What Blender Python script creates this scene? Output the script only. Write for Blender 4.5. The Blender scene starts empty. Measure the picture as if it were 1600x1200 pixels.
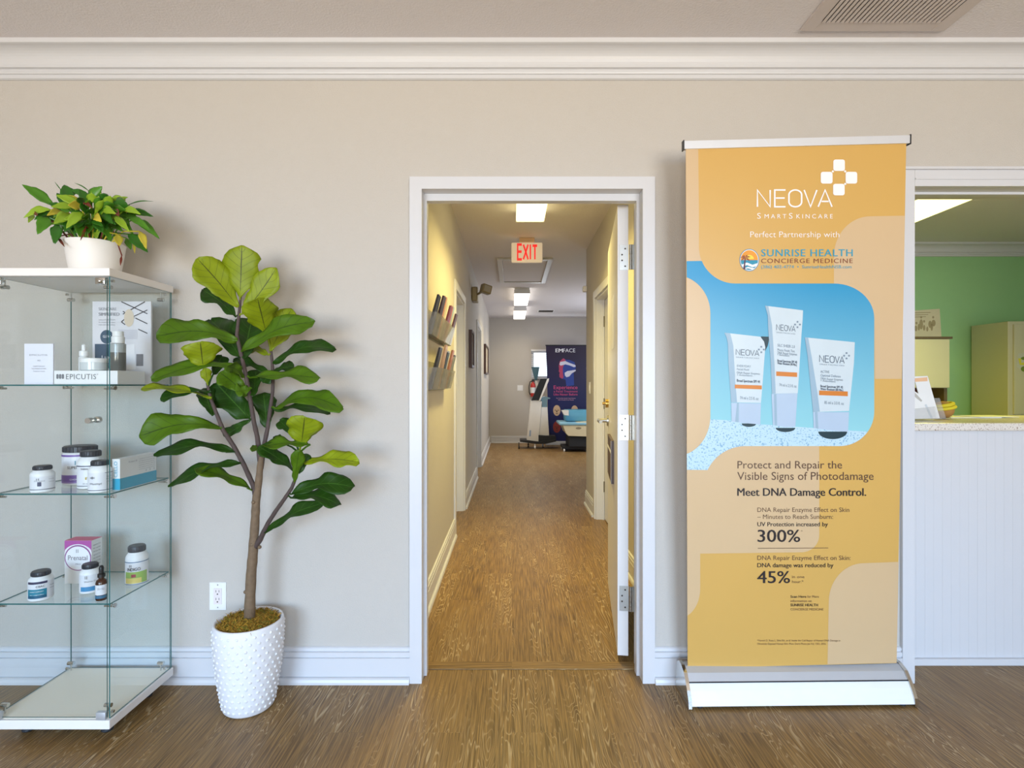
import bpy, bmesh, math, random
from mathutils import Vector, Matrix
from mathutils.geometry import tessellate_polygon
random.seed(7)
PI = math.pi
SC = bpy.context.scene
COL = SC.collection

# ------------------------------------------------------------------ camera, world, light, exposure
F, H, D = 850.0, 1.274, 2.33          # focal length in pixels, camera height, distance of the front wall
cam = bpy.data.objects.new('camera', bpy.data.cameras.new('camera')); COL.objects.link(cam)
cam.data.sensor_width = 36.0; cam.data.lens = 36.0*F/1600.0
cam.data.clip_start = 0.02; cam.data.clip_end = 100
cam.location = (0, 0, H); cam.rotation_euler = (PI/2, 0, 0)
SC.camera = cam
vs = SC.view_settings
vs.view_transform = 'Standard'; vs.look = 'None'; vs.gamma = 1.0; vs.use_curve_mapping = False
vs.exposure = 0.0
SC.cycles.transparent_max_bounces = 32
SC.cycles.max_bounces = 10
SC.cycles.use_denoising = True
SC.cycles.sample_clamp_indirect = 6.0

world = bpy.data.worlds.new('sky'); SC.world = world; world.use_nodes = True
bg = world.node_tree.nodes['Background']
bg.inputs[0].default_value = (0.80, 0.90, 1.0, 1); bg.inputs[1].default_value = 2.2

def area(name, loc, rot, sx, sy, power, color, spread=PI):
    l = bpy.data.lights.new(name, 'AREA'); l.shape = 'RECTANGLE'; l.size = sx; l.size_y = sy
    l.energy = power; l.color = color; l.spread = spread
    o = bpy.data.objects.new(name, l); COL.objects.link(o); o.location = loc; o.rotation_euler = rot
    return o
# daylight through the two windows of the wall behind the camera: blue sky from above, warm ground bounce from below
for wx in (-1.55, 1.75):
    area('window_sky_light', (wx, -3.40, 1.55), (math.radians(90-26), 0, 0), 2.2, 1.5, 51, (0.25, 0.57, 1.0), math.radians(80))
    area('window_ground_light', (wx, -3.40, 1.15), (math.radians(90+26), 0, 0), 2.2, 1.3, 66, (1.0, 0.875, 0.69), math.radians(115))
# light of the window at the far end of the hall
area('hall_window_light', (1.02, 11.55, 1.70), (-PI/2, 0, 0), 1.1, 0.55, 12, (0.85, 0.92, 1.0))
area('rear_room_daylight', (2.45, 9.2, 1.6), (PI/2, 0, PI/2), 1.6, 1.4, 42, (0.78, 0.86, 1.0))

# ------------------------------------------------------------------ materials
def S(r, g, b):
    f = lambda v: (v/255)/12.92 if v/255 <= 0.04045 else ((v/255+0.055)/1.055)**2.4
    return (f(r), f(g), f(b), 1.0)
def new_mat(name):
    m = bpy.data.materials.new(name); m.use_nodes = True
    nt = m.node_tree; return m, nt, nt.nodes['Principled BSDF']
def mat(name, col, rough=0.5, metal=0.0, spec=0.5, var=0.04, scale=12, bump=0.0, bscale=200, coat=0.0):
    m, nt, p = new_mat(name)
    p.inputs['Roughness'].default_value = rough; p.inputs['Metallic'].default_value = metal
    p.inputs['Specular IOR Level'].default_value = spec; p.inputs['Coat Weight'].default_value = coat
    tc = nt.nodes.new('ShaderNodeTexCoord')
    n = nt.nodes.new('ShaderNodeTexNoise'); n.inputs['Scale'].default_value = scale; n.inputs['Detail'].default_value = 3
    nt.links.new(tc.outputs['Object'], n.inputs['Vector'])
    mx = nt.nodes.new('ShaderNodeMix'); mx.data_type = 'RGBA'
    k0, k1 = 1-var, 1+var
    mx.inputs[6].default_value = (col[0]*k0, col[1]*k0, col[2]*k0, 1)
    mx.inputs[7].default_value = (min(col[0]*k1, 1), min(col[1]*k1, 1), min(col[2]*k1, 1), 1)
    nt.links.new(n.outputs['Fac'], mx.inputs[0]); nt.links.new(mx.outputs[2], p.inputs['Base Color'])
    if bump:
        b = nt.nodes.new('ShaderNodeBump'); b.inputs['Strength'].default_value = bump; b.inputs['Distance'].default_value = 0.004
        n2 = nt.nodes.new('ShaderNodeTexNoise'); n2.inputs['Scale'].default_value = bscale; n2.inputs['Detail'].default_value = 2
        nt.links.new(tc.outputs['Object'], n2.inputs['Vector'])
        nt.links.new(n2.outputs['Fac'], b.inputs['Height']); nt.links.new(b.outputs['Normal'], p.inputs['Normal'])
    return m
def emit(name, col, strength, base=(0.8, 0.8, 0.8, 1)):
    m, nt, p = new_mat(name)
    p.inputs['Base Color'].default_value = base
    p.inputs['Emission Color'].default_value = col; p.inputs['Emission Strength'].default_value = strength
    return m
def glass(name, tint, gloss=1.0, frost=0.0):
    m = bpy.data.materials.new(name); m.use_nodes = True; nt = m.node_tree; nt.nodes.clear()
    out = nt.nodes.new('ShaderNodeOutputMaterial'); tr = nt.nodes.new('ShaderNodeBsdfTransparent'); gl = nt.nodes.new('ShaderNodeBsdfGlossy')
    tr.inputs[0].default_value = tint; gl.inputs['Roughness'].default_value = 0.02; gl.inputs[0].default_value = (gloss, gloss, gloss, 1)
    lw = nt.nodes.new('ShaderNodeLayerWeight'); pw = nt.nodes.new('ShaderNodeMath'); pw.operation = 'POWER'; pw.inputs[1].default_value = 4.0
    nt.links.new(lw.outputs['Facing'], pw.inputs[0])
    fr = nt.nodes.new('ShaderNodeMapRange'); fr.inputs[3].default_value = 0.022; fr.inputs[4].default_value = 0.5; nt.links.new(pw.outputs[0], fr.inputs[0])
    mx = nt.nodes.new('ShaderNodeMixShader')
    nt.links.new(fr.outputs[0], mx.inputs[0]); nt.links.new(tr.outputs[0], mx.inputs[1]); nt.links.new(gl.outputs[0], mx.inputs[2])
    if frost:
        df = nt.nodes.new('ShaderNodeBsdfDiffuse'); df.inputs[0].default_value = (.8, .8, .8, 1); m2 = nt.nodes.new('ShaderNodeMixShader'); m2.inputs[0].default_value = frost
        nt.links.new(mx.outputs[0], m2.inputs[1]); nt.links.new(df.outputs[0], m2.inputs[2]); mx = m2
    nt.links.new(mx.outputs[0], out.inputs[0]); return m

def leaf_mat(name, top, vein, rough=0.4):
    m, nt, p = new_mat(name); L = nt.links
    p.inputs['Roughness'].default_value = rough; p.inputs['Specular IOR Level'].default_value = 0.3
    uv = nt.nodes.new('ShaderNodeUVMap')
    sep = nt.nodes.new('ShaderNodeSeparateXYZ'); L.new(uv.outputs[0], sep.inputs[0])
    def math_(op, a, b=None, c=None):
        n = nt.nodes.new('ShaderNodeMath'); n.operation = op
        for i, v in enumerate((a, b, c)):
            if v is None: continue
            if hasattr(v, 'links'): L.new(v, n.inputs[i])
            else: n.inputs[i].default_value = v
        return n.outputs[0]
    d = math_('ABSOLUTE', math_('SUBTRACT', sep.outputs[1], 0.5))
    mid = math_('LESS_THAN', d, 0.016)
    ph = math_('FRACT', math_('MULTIPLY', math_('SUBTRACT', sep.outputs[0], math_('MULTIPLY', d, 0.45)), 7.0))
    side = math_('LESS_THAN', ph, 0.075)
    v = math_('MAXIMUM', mid, math_('MULTIPLY', side, 0.5))
    tc = nt.nodes.new('ShaderNodeTexCoord')
    n = nt.nodes.new('ShaderNodeTexNoise'); n.inputs['Scale'].default_value = 14; n.inputs['Detail'].default_value = 4
    L.new(tc.outputs['Object'], n.inputs['Vector'])
    a = nt.nodes.new('ShaderNodeMix'); a.data_type = 'RGBA'
    a.inputs[6].default_value = (top[0]*0.62, top[1]*0.66, top[2]*0.6, 1); a.inputs[7].default_value = (top[0]*1.4, top[1]*1.3, top[2]*1.2, 1)
    L.new(n.outputs['Fac'], a.inputs[0])
    b = nt.nodes.new('ShaderNodeMix'); b.data_type = 'RGBA'; b.inputs[7].default_value = vein
    L.new(v, b.inputs[0]); L.new(a.outputs[2], b.inputs[6]); L.new(b.outputs[2], p.inputs['Base Color'])
    bp = nt.nodes.new('ShaderNodeBump'); bp.inputs['Strength'].default_value = 0.5; bp.inputs['Distance'].default_value = 0.002
    L.new(v, bp.inputs['Height']); L.new(bp.outputs['Normal'], p.inputs['Normal'])
    return m

def floor_mat(name, across=False):
    m, nt, p = new_mat(name); L = nt.links
    tc = nt.nodes.new('ShaderNodeTexCoord')
    sep = nt.nodes.new('ShaderNodeSeparateXYZ'); L.new(tc.outputs['Object'], sep.inputs[0])
    cb = nt.nodes.new('ShaderNodeCombineXYZ')
    xi, yi = (0, 1) if across else (1, 0)
    L.new(sep.outputs[xi], cb.inputs[0]); L.new(sep.outputs[yi], cb.inputs[1])
    br = nt.nodes.new('ShaderNodeTexBrick'); L.new(cb.outputs[0], br.inputs['Vector'])
    br.offset = 0.37; br.offset_frequency = 2
    br.inputs['Scale'].default_value = 1.0; br.inputs['Brick Width'].default_value = 1.22; br.inputs['Row Height'].default_value = 0.18
    br.inputs['Mortar Size'].default_value = 0.0007; br.inputs['Mortar Smooth'].default_value = 0.2; br.inputs['Bias'].default_value = 0.0
    br.inputs['Color1'].default_value = (0, 0, 0, 1); br.inputs['Color2'].default_value = (1, 1, 1, 1); br.inputs['Mortar'].default_value = (0.5, 0.5, 0.5, 1)
    # every plank shifts the grain
    off = nt.nodes.new('ShaderNodeVectorMath'); off.operation = 'MULTIPLY_ADD'
    off.inputs[1].default_value = (7.3, 3.1, 0)
    L.new(br.outputs['Color'], off.inputs[0]); L.new(cb.outputs[0], off.inputs[2])
    mp = nt.nodes.new('ShaderNodeMapping'); mp.inputs['Scale'].default_value = (1.3, 11.0, 1); L.new(off.outputs[0], mp.inputs['Vector'])
    big = nt.nodes.new('ShaderNodeTexNoise'); big.inputs['Scale'].default_value = 1.1; big.inputs['Detail'].default_value = 2.5; big.inputs['Distortion'].default_value = 0.4
    L.new(mp.outputs[0], big.inputs['Vector'])
    # cathedral rings: contour lines of the smooth noise
    mul = nt.nodes.new('ShaderNodeMath'); mul.operation = 'MULTIPLY'; mul.inputs[1].default_value = 27; L.new(big.outputs['Fac'], mul.inputs[0])
    fr = nt.nodes.new('ShaderNodeMath'); fr.operation = 'PINGPONG'; fr.inputs[1].default_value = 0.5; L.new(mul.outputs[0], fr.inputs[0])
    rp = nt.nodes.new('ShaderNodeValToRGB'); e = rp.color_ramp.elements
    e[0].position = 0.35; e[0].color = (0, 0, 0, 1); e[1].position = 0.5; e[1].color = (1, 1, 1, 1)
    L.new(fr.outputs[0], rp.inputs[0])
    mp2 = nt.nodes.new('ShaderNodeMapping'); mp2.inputs['Scale'].default_value = (5, 165, 1); L.new(off.outputs[0], mp2.inputs['Vector'])
    fine = nt.nodes.new('ShaderNodeTexNoise'); fine.inputs['Scale'].default_value = 1.0; fine.inputs['Detail'].default_value = 3; L.new(mp2.outputs[0], fine.inputs['Vector'])
    mp3 = nt.nodes.new('ShaderNodeMapping'); mp3.inputs['Scale'].default_value = (0.8, 3.2, 1); L.new(off.outputs[0], mp3.inputs['Vector'])
    patch = nt.nodes.new('ShaderNodeTexNoise'); patch.inputs['Scale'].default_value = 1.6; patch.inputs['Detail'].default_value = 2; L.new(mp3.outputs[0], patch.inputs['Vector'])
    pr = nt.nodes.new('ShaderNodeMapRange'); pr.inputs[1].default_value = 0.42; pr.inputs[2].default_value = 0.62; L.new(patch.outputs['Fac'], pr.inputs[0])
    ring = nt.nodes.new('ShaderNodeMath'); ring.operation = 'MULTIPLY'; L.new(rp.outputs[0], ring.inputs[0]); L.new(pr.outputs[0], ring.inputs[1])
    fmr = nt.nodes.new('ShaderNodeMapRange'); fmr.inputs[1].default_value = 0.38; fmr.inputs[2].default_value = 0.62; L.new(fine.outputs['Fac'], fmr.inputs[0])
    def mix(fac, a, b, mode='MIX'):
        n = nt.nodes.new('ShaderNodeMix'); n.data_type = 'RGBA'; n.blend_type = mode
        for s, v in ((0, fac), (6, a), (7, b)):
            if hasattr(v, 'links'): L.new(v, n.inputs[s])
            else: n.inputs[s].default_value = v
        return n.outputs[2]
    c0 = mix(br.outputs['Color'], S(103, 77, 45), S(123, 94, 57))
    c1 = mix(fmr.outputs[0], c0, S(146, 114, 67))
    c2 = mix(0.55, c1, mix(fine.outputs['Fac'], (0.22, 0.22, 0.22, 1), (0.74, 0.74, 0.74, 1)), 'OVERLAY')
    rm = nt.nodes.new('ShaderNodeMath'); rm.operation = 'MULTIPLY'; rm.inputs[1].default_value = 0.85; L.new(ring.outputs[0], rm.inputs[0])
    c3 = mix(rm.outputs[0], c2, S(196, 172, 132))
    mo = nt.nodes.new('ShaderNodeMath'); mo.operation = 'MULTIPLY'; mo.inputs[1].default_value = 0.10; L.new(br.outputs['Fac'], mo.inputs[0])
    c4 = mix(mo.outputs[0], c3, S(70, 55, 40))
    L.new(c4, p.inputs['Base Color'])
    p.inputs['Roughness'].default_value = 0.42; p.inputs['Specular IOR Level'].default_value = 0.4
    bp = nt.nodes.new('ShaderNodeBump'); bp.inputs['Strength'].default_value = 0.25; bp.inputs['Distance'].default_value = 0.002
    L.new(fine.outputs['Fac'], bp.inputs['Height']); L.new(bp.outputs['Normal'], p.inputs['Normal'])
    return m

def gradient_mat(name, z0, z1, c0, c1, rough=0.45, speck=None):
    """ink printed as a vertical blend on a poster"""
    m, nt, p = new_mat(name); L = nt.links; p.inputs['Roughness'].default_value = rough
    g = nt.nodes.new('ShaderNodeNewGeometry'); s = nt.nodes.new('ShaderNodeSeparateXYZ'); L.new(g.outputs['Position'], s.inputs[0])
    mr = nt.nodes.new('ShaderNodeMapRange'); mr.inputs[1].default_value = z0; mr.inputs[2].default_value = z1; L.new(s.outputs[2], mr.inputs[0])
    mx = nt.nodes.new('ShaderNodeMix'); mx.data_type = 'RGBA'; mx.inputs[6].default_value = c0; mx.inputs[7].default_value = c1
    L.new(mr.outputs[0], mx.inputs[0]); L.new(mx.outputs[2], p.inputs['Base Color'])
    return m
def speckle(name, base, dots, scale, lo=0.55, hi=0.62, rough=0.4):
    m, nt, p = new_mat(name); L = nt.links; p.inputs['Roughness'].default_value = rough
    tc = nt.nodes.new('ShaderNodeTexCoord'); n = nt.nodes.new('ShaderNodeTexNoise'); n.inputs['Scale'].default_value = scale; n.inputs['Detail'].default_value = 4
    L.new(tc.outputs['Object'], n.inputs['Vector'])
    mr = nt.nodes.new('ShaderNodeMapRange'); mr.inputs[1].default_value = lo; mr.inputs[2].default_value = hi; L.new(n.outputs['Fac'], mr.inputs[0])
    mx = nt.nodes.new('ShaderNodeMix'); mx.data_type = 'RGBA'; mx.inputs[6].default_value = base; mx.inputs[7].default_value = dots
    L.new(mr.outputs[0], mx.inputs[0]); L.new(mx.outputs[2], p.inputs['Base Color']); return m

M = {}
M['wall'] = mat('wall_paint', S(196, 190, 182), 0.75, bump=0.35, bscale=260, var=0.015, scale=3)
M['ceil'] = mat('ceiling_paint', S(226, 221, 223), 0.85, bump=0.5, bscale=120, var=0.02, scale=40)
M['green'] = mat('green_wall_paint', S(158, 206, 146), 0.75, bump=0.3, bscale=260, var=0.02)
M['trim'] = mat('white_trim_paint', S(213, 213, 216), 0.35, var=0.01)
M['door'] = mat('door_paint', S(220, 218, 218), 0.4, var=0.015)
M['floor'] = floor_mat('wood_plank_floor')
M['thresh'] = floor_mat('threshold_plank', True)
M['white'] = mat('white_plastic', S(238, 238, 238), 0.4, var=0.01)
M['board'] = mat('white_laminate', S(240, 236, 232), 0.4, var=0.01)
M['boardtop'] = mat('cream_laminate', S(246, 236, 218), 0.35, var=0.01)
M['glass'] = glass('clear_glass', (0.966, 0.987, 0.991, 1))
M['edge'] = mat('green_glass_edge', S(46, 104, 104), 0.15, var=0.1)
M['acrylic'] = glass('clear_acrylic', (0.97, 0.97, 0.97, 1), 0.12, 0.16)
M['chrome'] = mat('chrome', S(215, 215, 212), 0.14, 1.0)
M['steel'] = mat('brushed_steel', S(186, 186, 182), 0.32, 1.0, bump=0.1, bscale=400)
M['alu'] = mat('satin_aluminium', S(222, 223, 226), 0.4, 0.45)
M['alugrey'] = mat('grey_aluminium', S(200, 202, 206), 0.4, 0.45)
M['brass'] = mat('brass', S(200, 165, 90), 0.25, 1.0)
M['black'] = mat('black_plastic', S(24, 25, 28), 0.4)
M['dark'] = mat('dark_rubber', S(36, 38, 44), 0.6)
M['cap'] = mat('charcoal_cap', S(44, 46, 54), 0.4)
M['slot'] = mat('slot_dark', S(60, 52, 46), 0.7)
M['ceramic'] = mat('white_ceramic', S(232, 232, 235), 0.6, var=0.01)
M['potwhite'] = mat('cream_white_pot', S(240, 236, 230), 0.5, var=0.015)
M['soil'] = mat('dark_soil', S(48, 36, 26), 0.9, var=0.3, bump=0.6)
M['moss'] = mat('dried_moss', S(150, 116, 34), 0.9, var=0.45, scale=45)
M['bark'] = mat('brown_bark', S(118, 98, 76), 0.8, var=0.3, scale=60, bump=0.6, bscale=90)
M['branch'] = mat('dark_branch', S(80, 66, 62), 0.75, var=0.25, scale=60, bump=0.4, bscale=90)
M['lf_dark'] = leaf_mat('dark_leaf', S(32, 66, 8), S(60, 100, 30), 0.48)
M['lf_mid'] = leaf_mat('mid_leaf', S(72, 106, 12), S(38, 62, 14), 0.48)
M['lf_bright'] = leaf_mat('young_leaf', S(126, 144, 16), S(70, 76, 20), 0.5)
M['ly_dark'] = mat('lily_leaf_dark', S(48, 104, 26), 0.35, var=0.3, scale=25)
M['ly_mid'] = mat('lily_leaf_mid', S(74, 128, 28), 0.35, var=0.3, scale=25)
M['ly_light'] = mat('lily_leaf_light', S(142, 176, 44), 0.4, var=0.25, scale=25)
M['ly_yellow'] = mat('lily_leaf_yellow', S(206, 190, 62), 0.45, var=0.25, scale=25)
M['ly_red'] = mat('lily_leaf_wilted', S(112, 40, 24), 0.55, var=0.3, scale=25)
M['granite'] = speckle('speckled_granite', S(226, 218, 208), S(160, 140, 126), 160, 0.56, 0.66, 0.25)
M['cream'] = mat('cream_metal', S(206, 202, 168), 0.45, var=0.015)
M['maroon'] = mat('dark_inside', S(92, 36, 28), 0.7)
M['darkwood'] = mat('dark_wood_edge', S(98, 82, 48), 0.5, var=0.2)

# ------------------------------------------------------------------ helpers
def P(px, py, d): return Vector(((px-800)*d/F, d, H-(py-600)*d/F))
def wloc(o):
    v = Vector((0, 0, 0))
    while o is not None: v += o.location; o = o.parent
    return v
def tag(o, label, cat, group=None, kind=None):
    if kind: o['kind'] = kind
    o['label'] = label; o['category'] = cat
    if group: o['group'] = group
    return o
def thing(name, label, cat, loc, group=None):
    o = bpy.data.objects.new(name, None); COL.objects.link(o); o.empty_display_size = 0.05
    o.location = Vector(loc); tag(o, label, cat, group); return o
def obj(name, bm, mats, parent=None, smooth=False, label=None):
    """bm is in world coordinates; the mesh is stored relative to its parent"""
    if not isinstance(mats, (list, tuple)): mats = [mats]
    if parent is not None: bmesh.ops.translate(bm, vec=-wloc(parent), verts=bm.verts)
    me = bpy.data.meshes.new(name); bm.to_mesh(me); bm.free()
    for m in mats: me.materials.append(M[m] if isinstance(m, str) else m)
    if smooth:
        for p in me.polygons: p.use_smooth = True
        if smooth == 'auto':
            try: me.set_sharp_from_angle(angle=math.radians(40))
            except Exception: pass
    o = bpy.data.objects.new(name, me); COL.objects.link(o)
    if parent is not None: o.parent = parent
    if label: o['label'] = label
    return o
def struct(name, bm, mats, parent=None, smooth=False):
    o = obj(name, bm, mats, parent, smooth)
    if parent is None: o['kind'] = 'structure'
    return o
def B(): return bmesh.new()
def quadbox(bm, c, mi=0):
    vs_ = [bm.verts.new(v) for v in c]
    fs = []
    for f in ((0,3,2,1),(4,5,6,7),(0,1,5,4),(1,2,6,5),(2,3,7,6),(3,0,4,7)):
        fc = bm.faces.new([vs_[i] for i in f]); fc.material_index = mi; fs.append(fc)
    return fs
def box(bm, x0, x1, y0, y1, z0, z1, mi=0, bev=0.0):
    fs = quadbox(bm, [(x0,y0,z0),(x1,y0,z0),(x1,y1,z0),(x0,y1,z0),(x0,y0,z1),(x1,y0,z1),(x1,y1,z1),(x0,y1,z1)], mi)
    if bev:
        es = list({e for f in fs for e in f.edges})
        r = bmesh.ops.bevel(bm, geom=es, offset=bev, segments=2, affect='EDGES', profile=0.5)
        for f in r['faces']: f.material_index = mi
    return fs
def tube(bm, pts, rad, seg=10, mi=0, caps=True):
    pts = [Vector(p) for p in pts]; n = len(pts)
    if not hasattr(rad, '__len__'): rad = [rad]*n
    rings = []; ref = None
    for i, p in enumerate(pts):
        t = (pts[min(i+1, n-1)]-pts[max(i-1, 0)]).normalized()
        if ref is None: ref = Vector((0, 0, 1)) if abs(t.z) < 0.9 else Vector((1, 0, 0))
        u = t.cross(ref).normalized(); v = u.cross(t).normalized(); ref = v
        rings.append([bm.verts.new(p+(u*math.cos(2*PI*k/seg)+v*math.sin(2*PI*k/seg))*rad[i]) for k in range(seg)])
    for a, b in zip(rings, rings[1:]):
        for k in range(seg):
            f = bm.faces.new((a[k], a[(k+1)%seg], b[(k+1)%seg], b[k])); f.material_index = mi
    if caps:
        for r in (rings[0][::-1], rings[-1]):
            f = bm.faces.new(r); f.material_index = mi
def lathe(bm, cx, cy, prof, seg=32, mi=0, close=True):
    rings = [[bm.verts.new((cx+r*math.cos(2*PI*k/seg), cy+r*math.sin(2*PI*k/seg), z)) for k in range(seg)] for r, z in prof]
    for a, b in zip(rings, rings[1:]):
        for k in range(seg):
            f = bm.faces.new((a[k], a[(k+1)%seg], b[(k+1)%seg], b[k])); f.material_index = mi
    if close:
        for r in (rings[0][::-1], rings[-1]):
            f = bm.faces.new(r); f.material_index = mi
def cyl(bm, p0, p1, r, seg=16, mi=0): tube(bm, [p0, p1], r, seg, mi)
def sweep(bm, prof, a, b, inward, mi=0):
    """profile (out, z) carried from a to b (both on the wall line, 2-D); inward = unit 2-D direction out of the wall"""
    ra = [bm.verts.new((a[0]+inward[0]*o, a[1]+inward[1]*o, z)) for o, z in prof]
    rb = [bm.verts.new((b[0]+inward[0]*o, b[1]+inward[1]*o, z)) for o, z in prof]
    n = len(prof)
    for i in range(n):
        j = (i+1) % n
        f = bm.faces.new((ra[i], ra[j], rb[j], rb[i])); f.material_index = mi
    bm.faces.new(ra[::-1]); bm.faces.new(rb)
class Frame:
    """a flat surface: origin, two unit axes, normal towards the viewer"""
    def __init__(s, o, ex, ey):
        s.o = Vector(o); s.ex = Vector(ex).normalized(); s.ey = Vector(ey).normalized(); s.n = s.ex.cross(s.ey).normalized()
    def at(s, u, v, off=0.0): return s.o + s.ex*u + s.ey*v + s.n*off
    def pix(s, px, py, off=0.0):
        c = Vector((0, 0, H)); r = Vector(((px-800)/F, 1.0, -(py-600)/F))
        t = (s.o+s.n*off-c).dot(s.n)/r.dot(s.n); return c+r*t
def poly(bm, fr, pts, off, mi=0, thick=0.0003):
    vs_ = [bm.verts.new(fr.pix(x, y, off)) for x, y in pts]
    for t in tessellate_polygon([[Vector((x, y, 0)) for x, y in pts]]):
        bm.faces.new([vs_[i] for i in t]).material_index = mi
def rrect(x0, y0, x1, y1, r, n=5):
    out = []
    for cx, cy, a0 in ((x1-r, y0+r, -90), (x1-r, y1-r, 0), (x0+r, y1-r, 90), (x0+r, y0+r, 180)):
        for k in range(n+1):
            a = math.radians(a0+90*k/n); out.append((cx+r*math.cos(a), cy+r*math.sin(a)))
    return out
def ell(cx, cy, rx, ry, n=24, a0=0, a1=360):
    return [(cx+rx*math.cos(math.radians(a0+(a1-a0)*k/n)), cy+ry*math.sin(math.radians(a0+(a1-a0)*k/n))) for k in range(n+(a1-a0 < 360))]
_tc = {}
def glyphs(s, weight=0.0, spacing=1.0):
    k = (s, weight, spacing)
    if k not in _tc:
        cu = bpy.data.curves.new('lettering', 'FONT'); cu.body = s; cu.size = 1.0; cu.resolution_u = 3
        cu.offset = weight; cu.space_character = spacing
        o = bpy.data.objects.new('lettering', cu); me = o.to_mesh()
        _tc[k] = ([(v.co.x, v.co.y) for v in me.vertices], [tuple(p.vertices) for p in me.polygons])
        o.to_mesh_clear(); bpy.data.objects.remove(o); bpy.data.curves.remove(cu)
    return _tc[k]
CAPH = max(v[1] for v in glyphs('H')[0])
def text(bm, s, mapf, x0, x1, ytop, ybase, weight=0.0, mi=0, spacing=1.0):
    """fit a line of lettering between x0 and x1, capitals from ybase up to ytop; mapf takes (x, y) to space"""
    vs_, fs = glyphs(s, min(weight, 0.0), spacing)
    if not vs_: return
    a = min(v[0] for v in vs_); b = max(v[0] for v in vs_)
    if weight > 0:                      # heavier letters: the outline repeated a hair to either side
        e = weight*(ybase-ytop)/CAPH; w2 = weight; weight = 0
        xm, d_ = (x0+x1)/2, (x1-x0)*.05
        nv_ = (mapf(xm+d_, ybase)-mapf(xm-d_, ybase)).cross(mapf(xm, ytop)-mapf(xm, ybase)).normalized()
        if nv_.dot(mapf(xm, ybase)-Vector((0, 0, H))) > 0: nv_ = -nv_
        for k, dx in enumerate((-1.2, -.4, .4)): text(bm, s, lambda a, b, k=k: mapf(a, b)+nv_*(.00012*(k+1)), x0+dx*e, x1+dx*e, ytop, ybase, 0.0, mi, spacing)
        x0 += 1.2*e; x1 += 1.2*e
    nv = [bm.verts.new(mapf(x0+(x-a)/(b-a)*(x1-x0), ybase+(ytop-ybase)*y/CAPH)) for x, y in vs_]
    for f in fs:
        try: fc = bm.faces.new([nv[i] for i in f]); fc.material_index = mi
        except ValueError: pass

STROKES = {'N': [[(0,0),(0,1),(.62,0),(.62,1)]], 'E': [[(.5,0),(0,0),(0,1),(.5,1)], [(.052,.52),(.46,.52)]],
 'O': [[(.30+.30*math.cos(a), (.30 if math.sin(a) < 0 else .70)+.30*math.sin(a)) for a in [2*PI*(k % 32+.5)/32 for k in range(33)]]],
 'X': [[(0,1),(.56,0)], [(.56,1),(0,0)]], 'I': [[(.09,0),(.09,1)]], 'T': [[(.27,0),(.27,1)], [(0,.92),(.54,.92)]],
 'V': [[(0,1),(.32,0),(.64,1)]], 'A': [[(0,0),(.33,1),(.66,0)], [(.158,.32),(.502,.32)]]}
def strokes(bm, word, mapf, x0, x1, ytop, ybase, w=.09, gap=.24, mi=0):
    """thin even capitals drawn as strokes of one width"""
    wd = {'X': .56, 'I': .18, 'T': .54, 'N': .62, 'E': .5, 'O': .6, 'V': .64, 'A': .66}; gaps = [gap]*len(word)
    if word == 'NEOVA':
        wd = dict(zip(word, (.72, .61, .72, .72, .78))); gaps = [.26, .19, .14, .075, 0]
    tot = sum(wd[c] for c in word)+sum(gaps[:-1])
    sx = (x1-x0)/tot; sy = ytop-ybase; cx = 0
    for n_, c in enumerate(word):
        kx = wd[c]/max(u for pl in STROKES[c] for u, v in pl) if word == 'NEOVA' else 1
        for pl in STROKES[c]:
            pl = [(u*kx, v) for u, v in pl]; closed = pl[0] == pl[-1]; ps = pl[:-1] if closed else pl; n = len(ps); L_, R_ = [], []
            for k in range(n):
                a = ps[k-1] if (k or closed) else None; b = ps[k]; d = ps[(k+1) % n] if (k < n-1 or closed) else None
                u0 = Vector((b[0]-a[0], b[1]-a[1])).normalized() if a else None; u1 = Vector((d[0]-b[0], d[1]-b[1])).normalized() if d else None
                t_ = ((u0 or u1)+(u1 or u0)).normalized(); m_ = Vector((-t_.y, t_.x)); nn = Vector((-(u0 or u1).y, (u0 or u1).x))
                q = w/2/max(.58, abs(m_.dot(nn))); e = Vector((0, 0))
                L_.append((b[0]+m_.x*q, b[1]+m_.y*q)); R_.append((b[0]-m_.x*q, b[1]-m_.y*q))
            V = [[bm.verts.new(mapf(x0+(cx+u)*sx, ybase+v*sy)) for u, v in side] for side in (L_, R_)]
            for k in range(n if closed else n-1):
                m = (k+1) % n; bm.faces.new((V[0][k], V[0][m], V[1][m], V[1][k])).material_index = mi
        cx += wd[c]+gaps[n_]
# ------------------------------------------------------------------ the setting
CE = 2.70; WB = 2.48                       # ceiling height, back face of the front wall
bm = B(); box(bm, -3.2, 5.9, -3.7, 12.1, -0.06, 0.0); struct('floor', bm, 'floor')
bm = B(); box(bm, -3.2, 5.9, -3.7, 12.1, CE, CE+0.08); struct('ceiling', bm, 'ceil')
DX0, DX1, DZ = -0.384, 0.556, 2.104        # clear door opening
OX0, OX1, OZ = 1.713, 3.55, 2.115          # counter opening
bm = B()
box(bm, -3.1, DX0-0.02, D, WB, 0, CE); box(bm, DX1+0.02, OX0-0.015, D, WB, 0, CE); box(bm, OX1+0.015, 4.1, D, WB, 0, CE)
box(bm, DX0-0.02, DX1+0.02, D, WB, DZ+0.02, CE); box(bm, OX0-0.015, OX1+0.015, D, WB, OZ+0.015, CE)
struct('wall_front', bm, 'wall')
bm = B(); box(bm, -3.2, -3.1, -3.6, WB, 0, CE); struct('wall_left', bm, 'wall')
bm = B(); box(bm, 4.1, 4.2, -3.6, D, 0, CE); struct('wall_right', bm, 'wall')
bm = B()                                    # wall behind the camera with two windows
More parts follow.
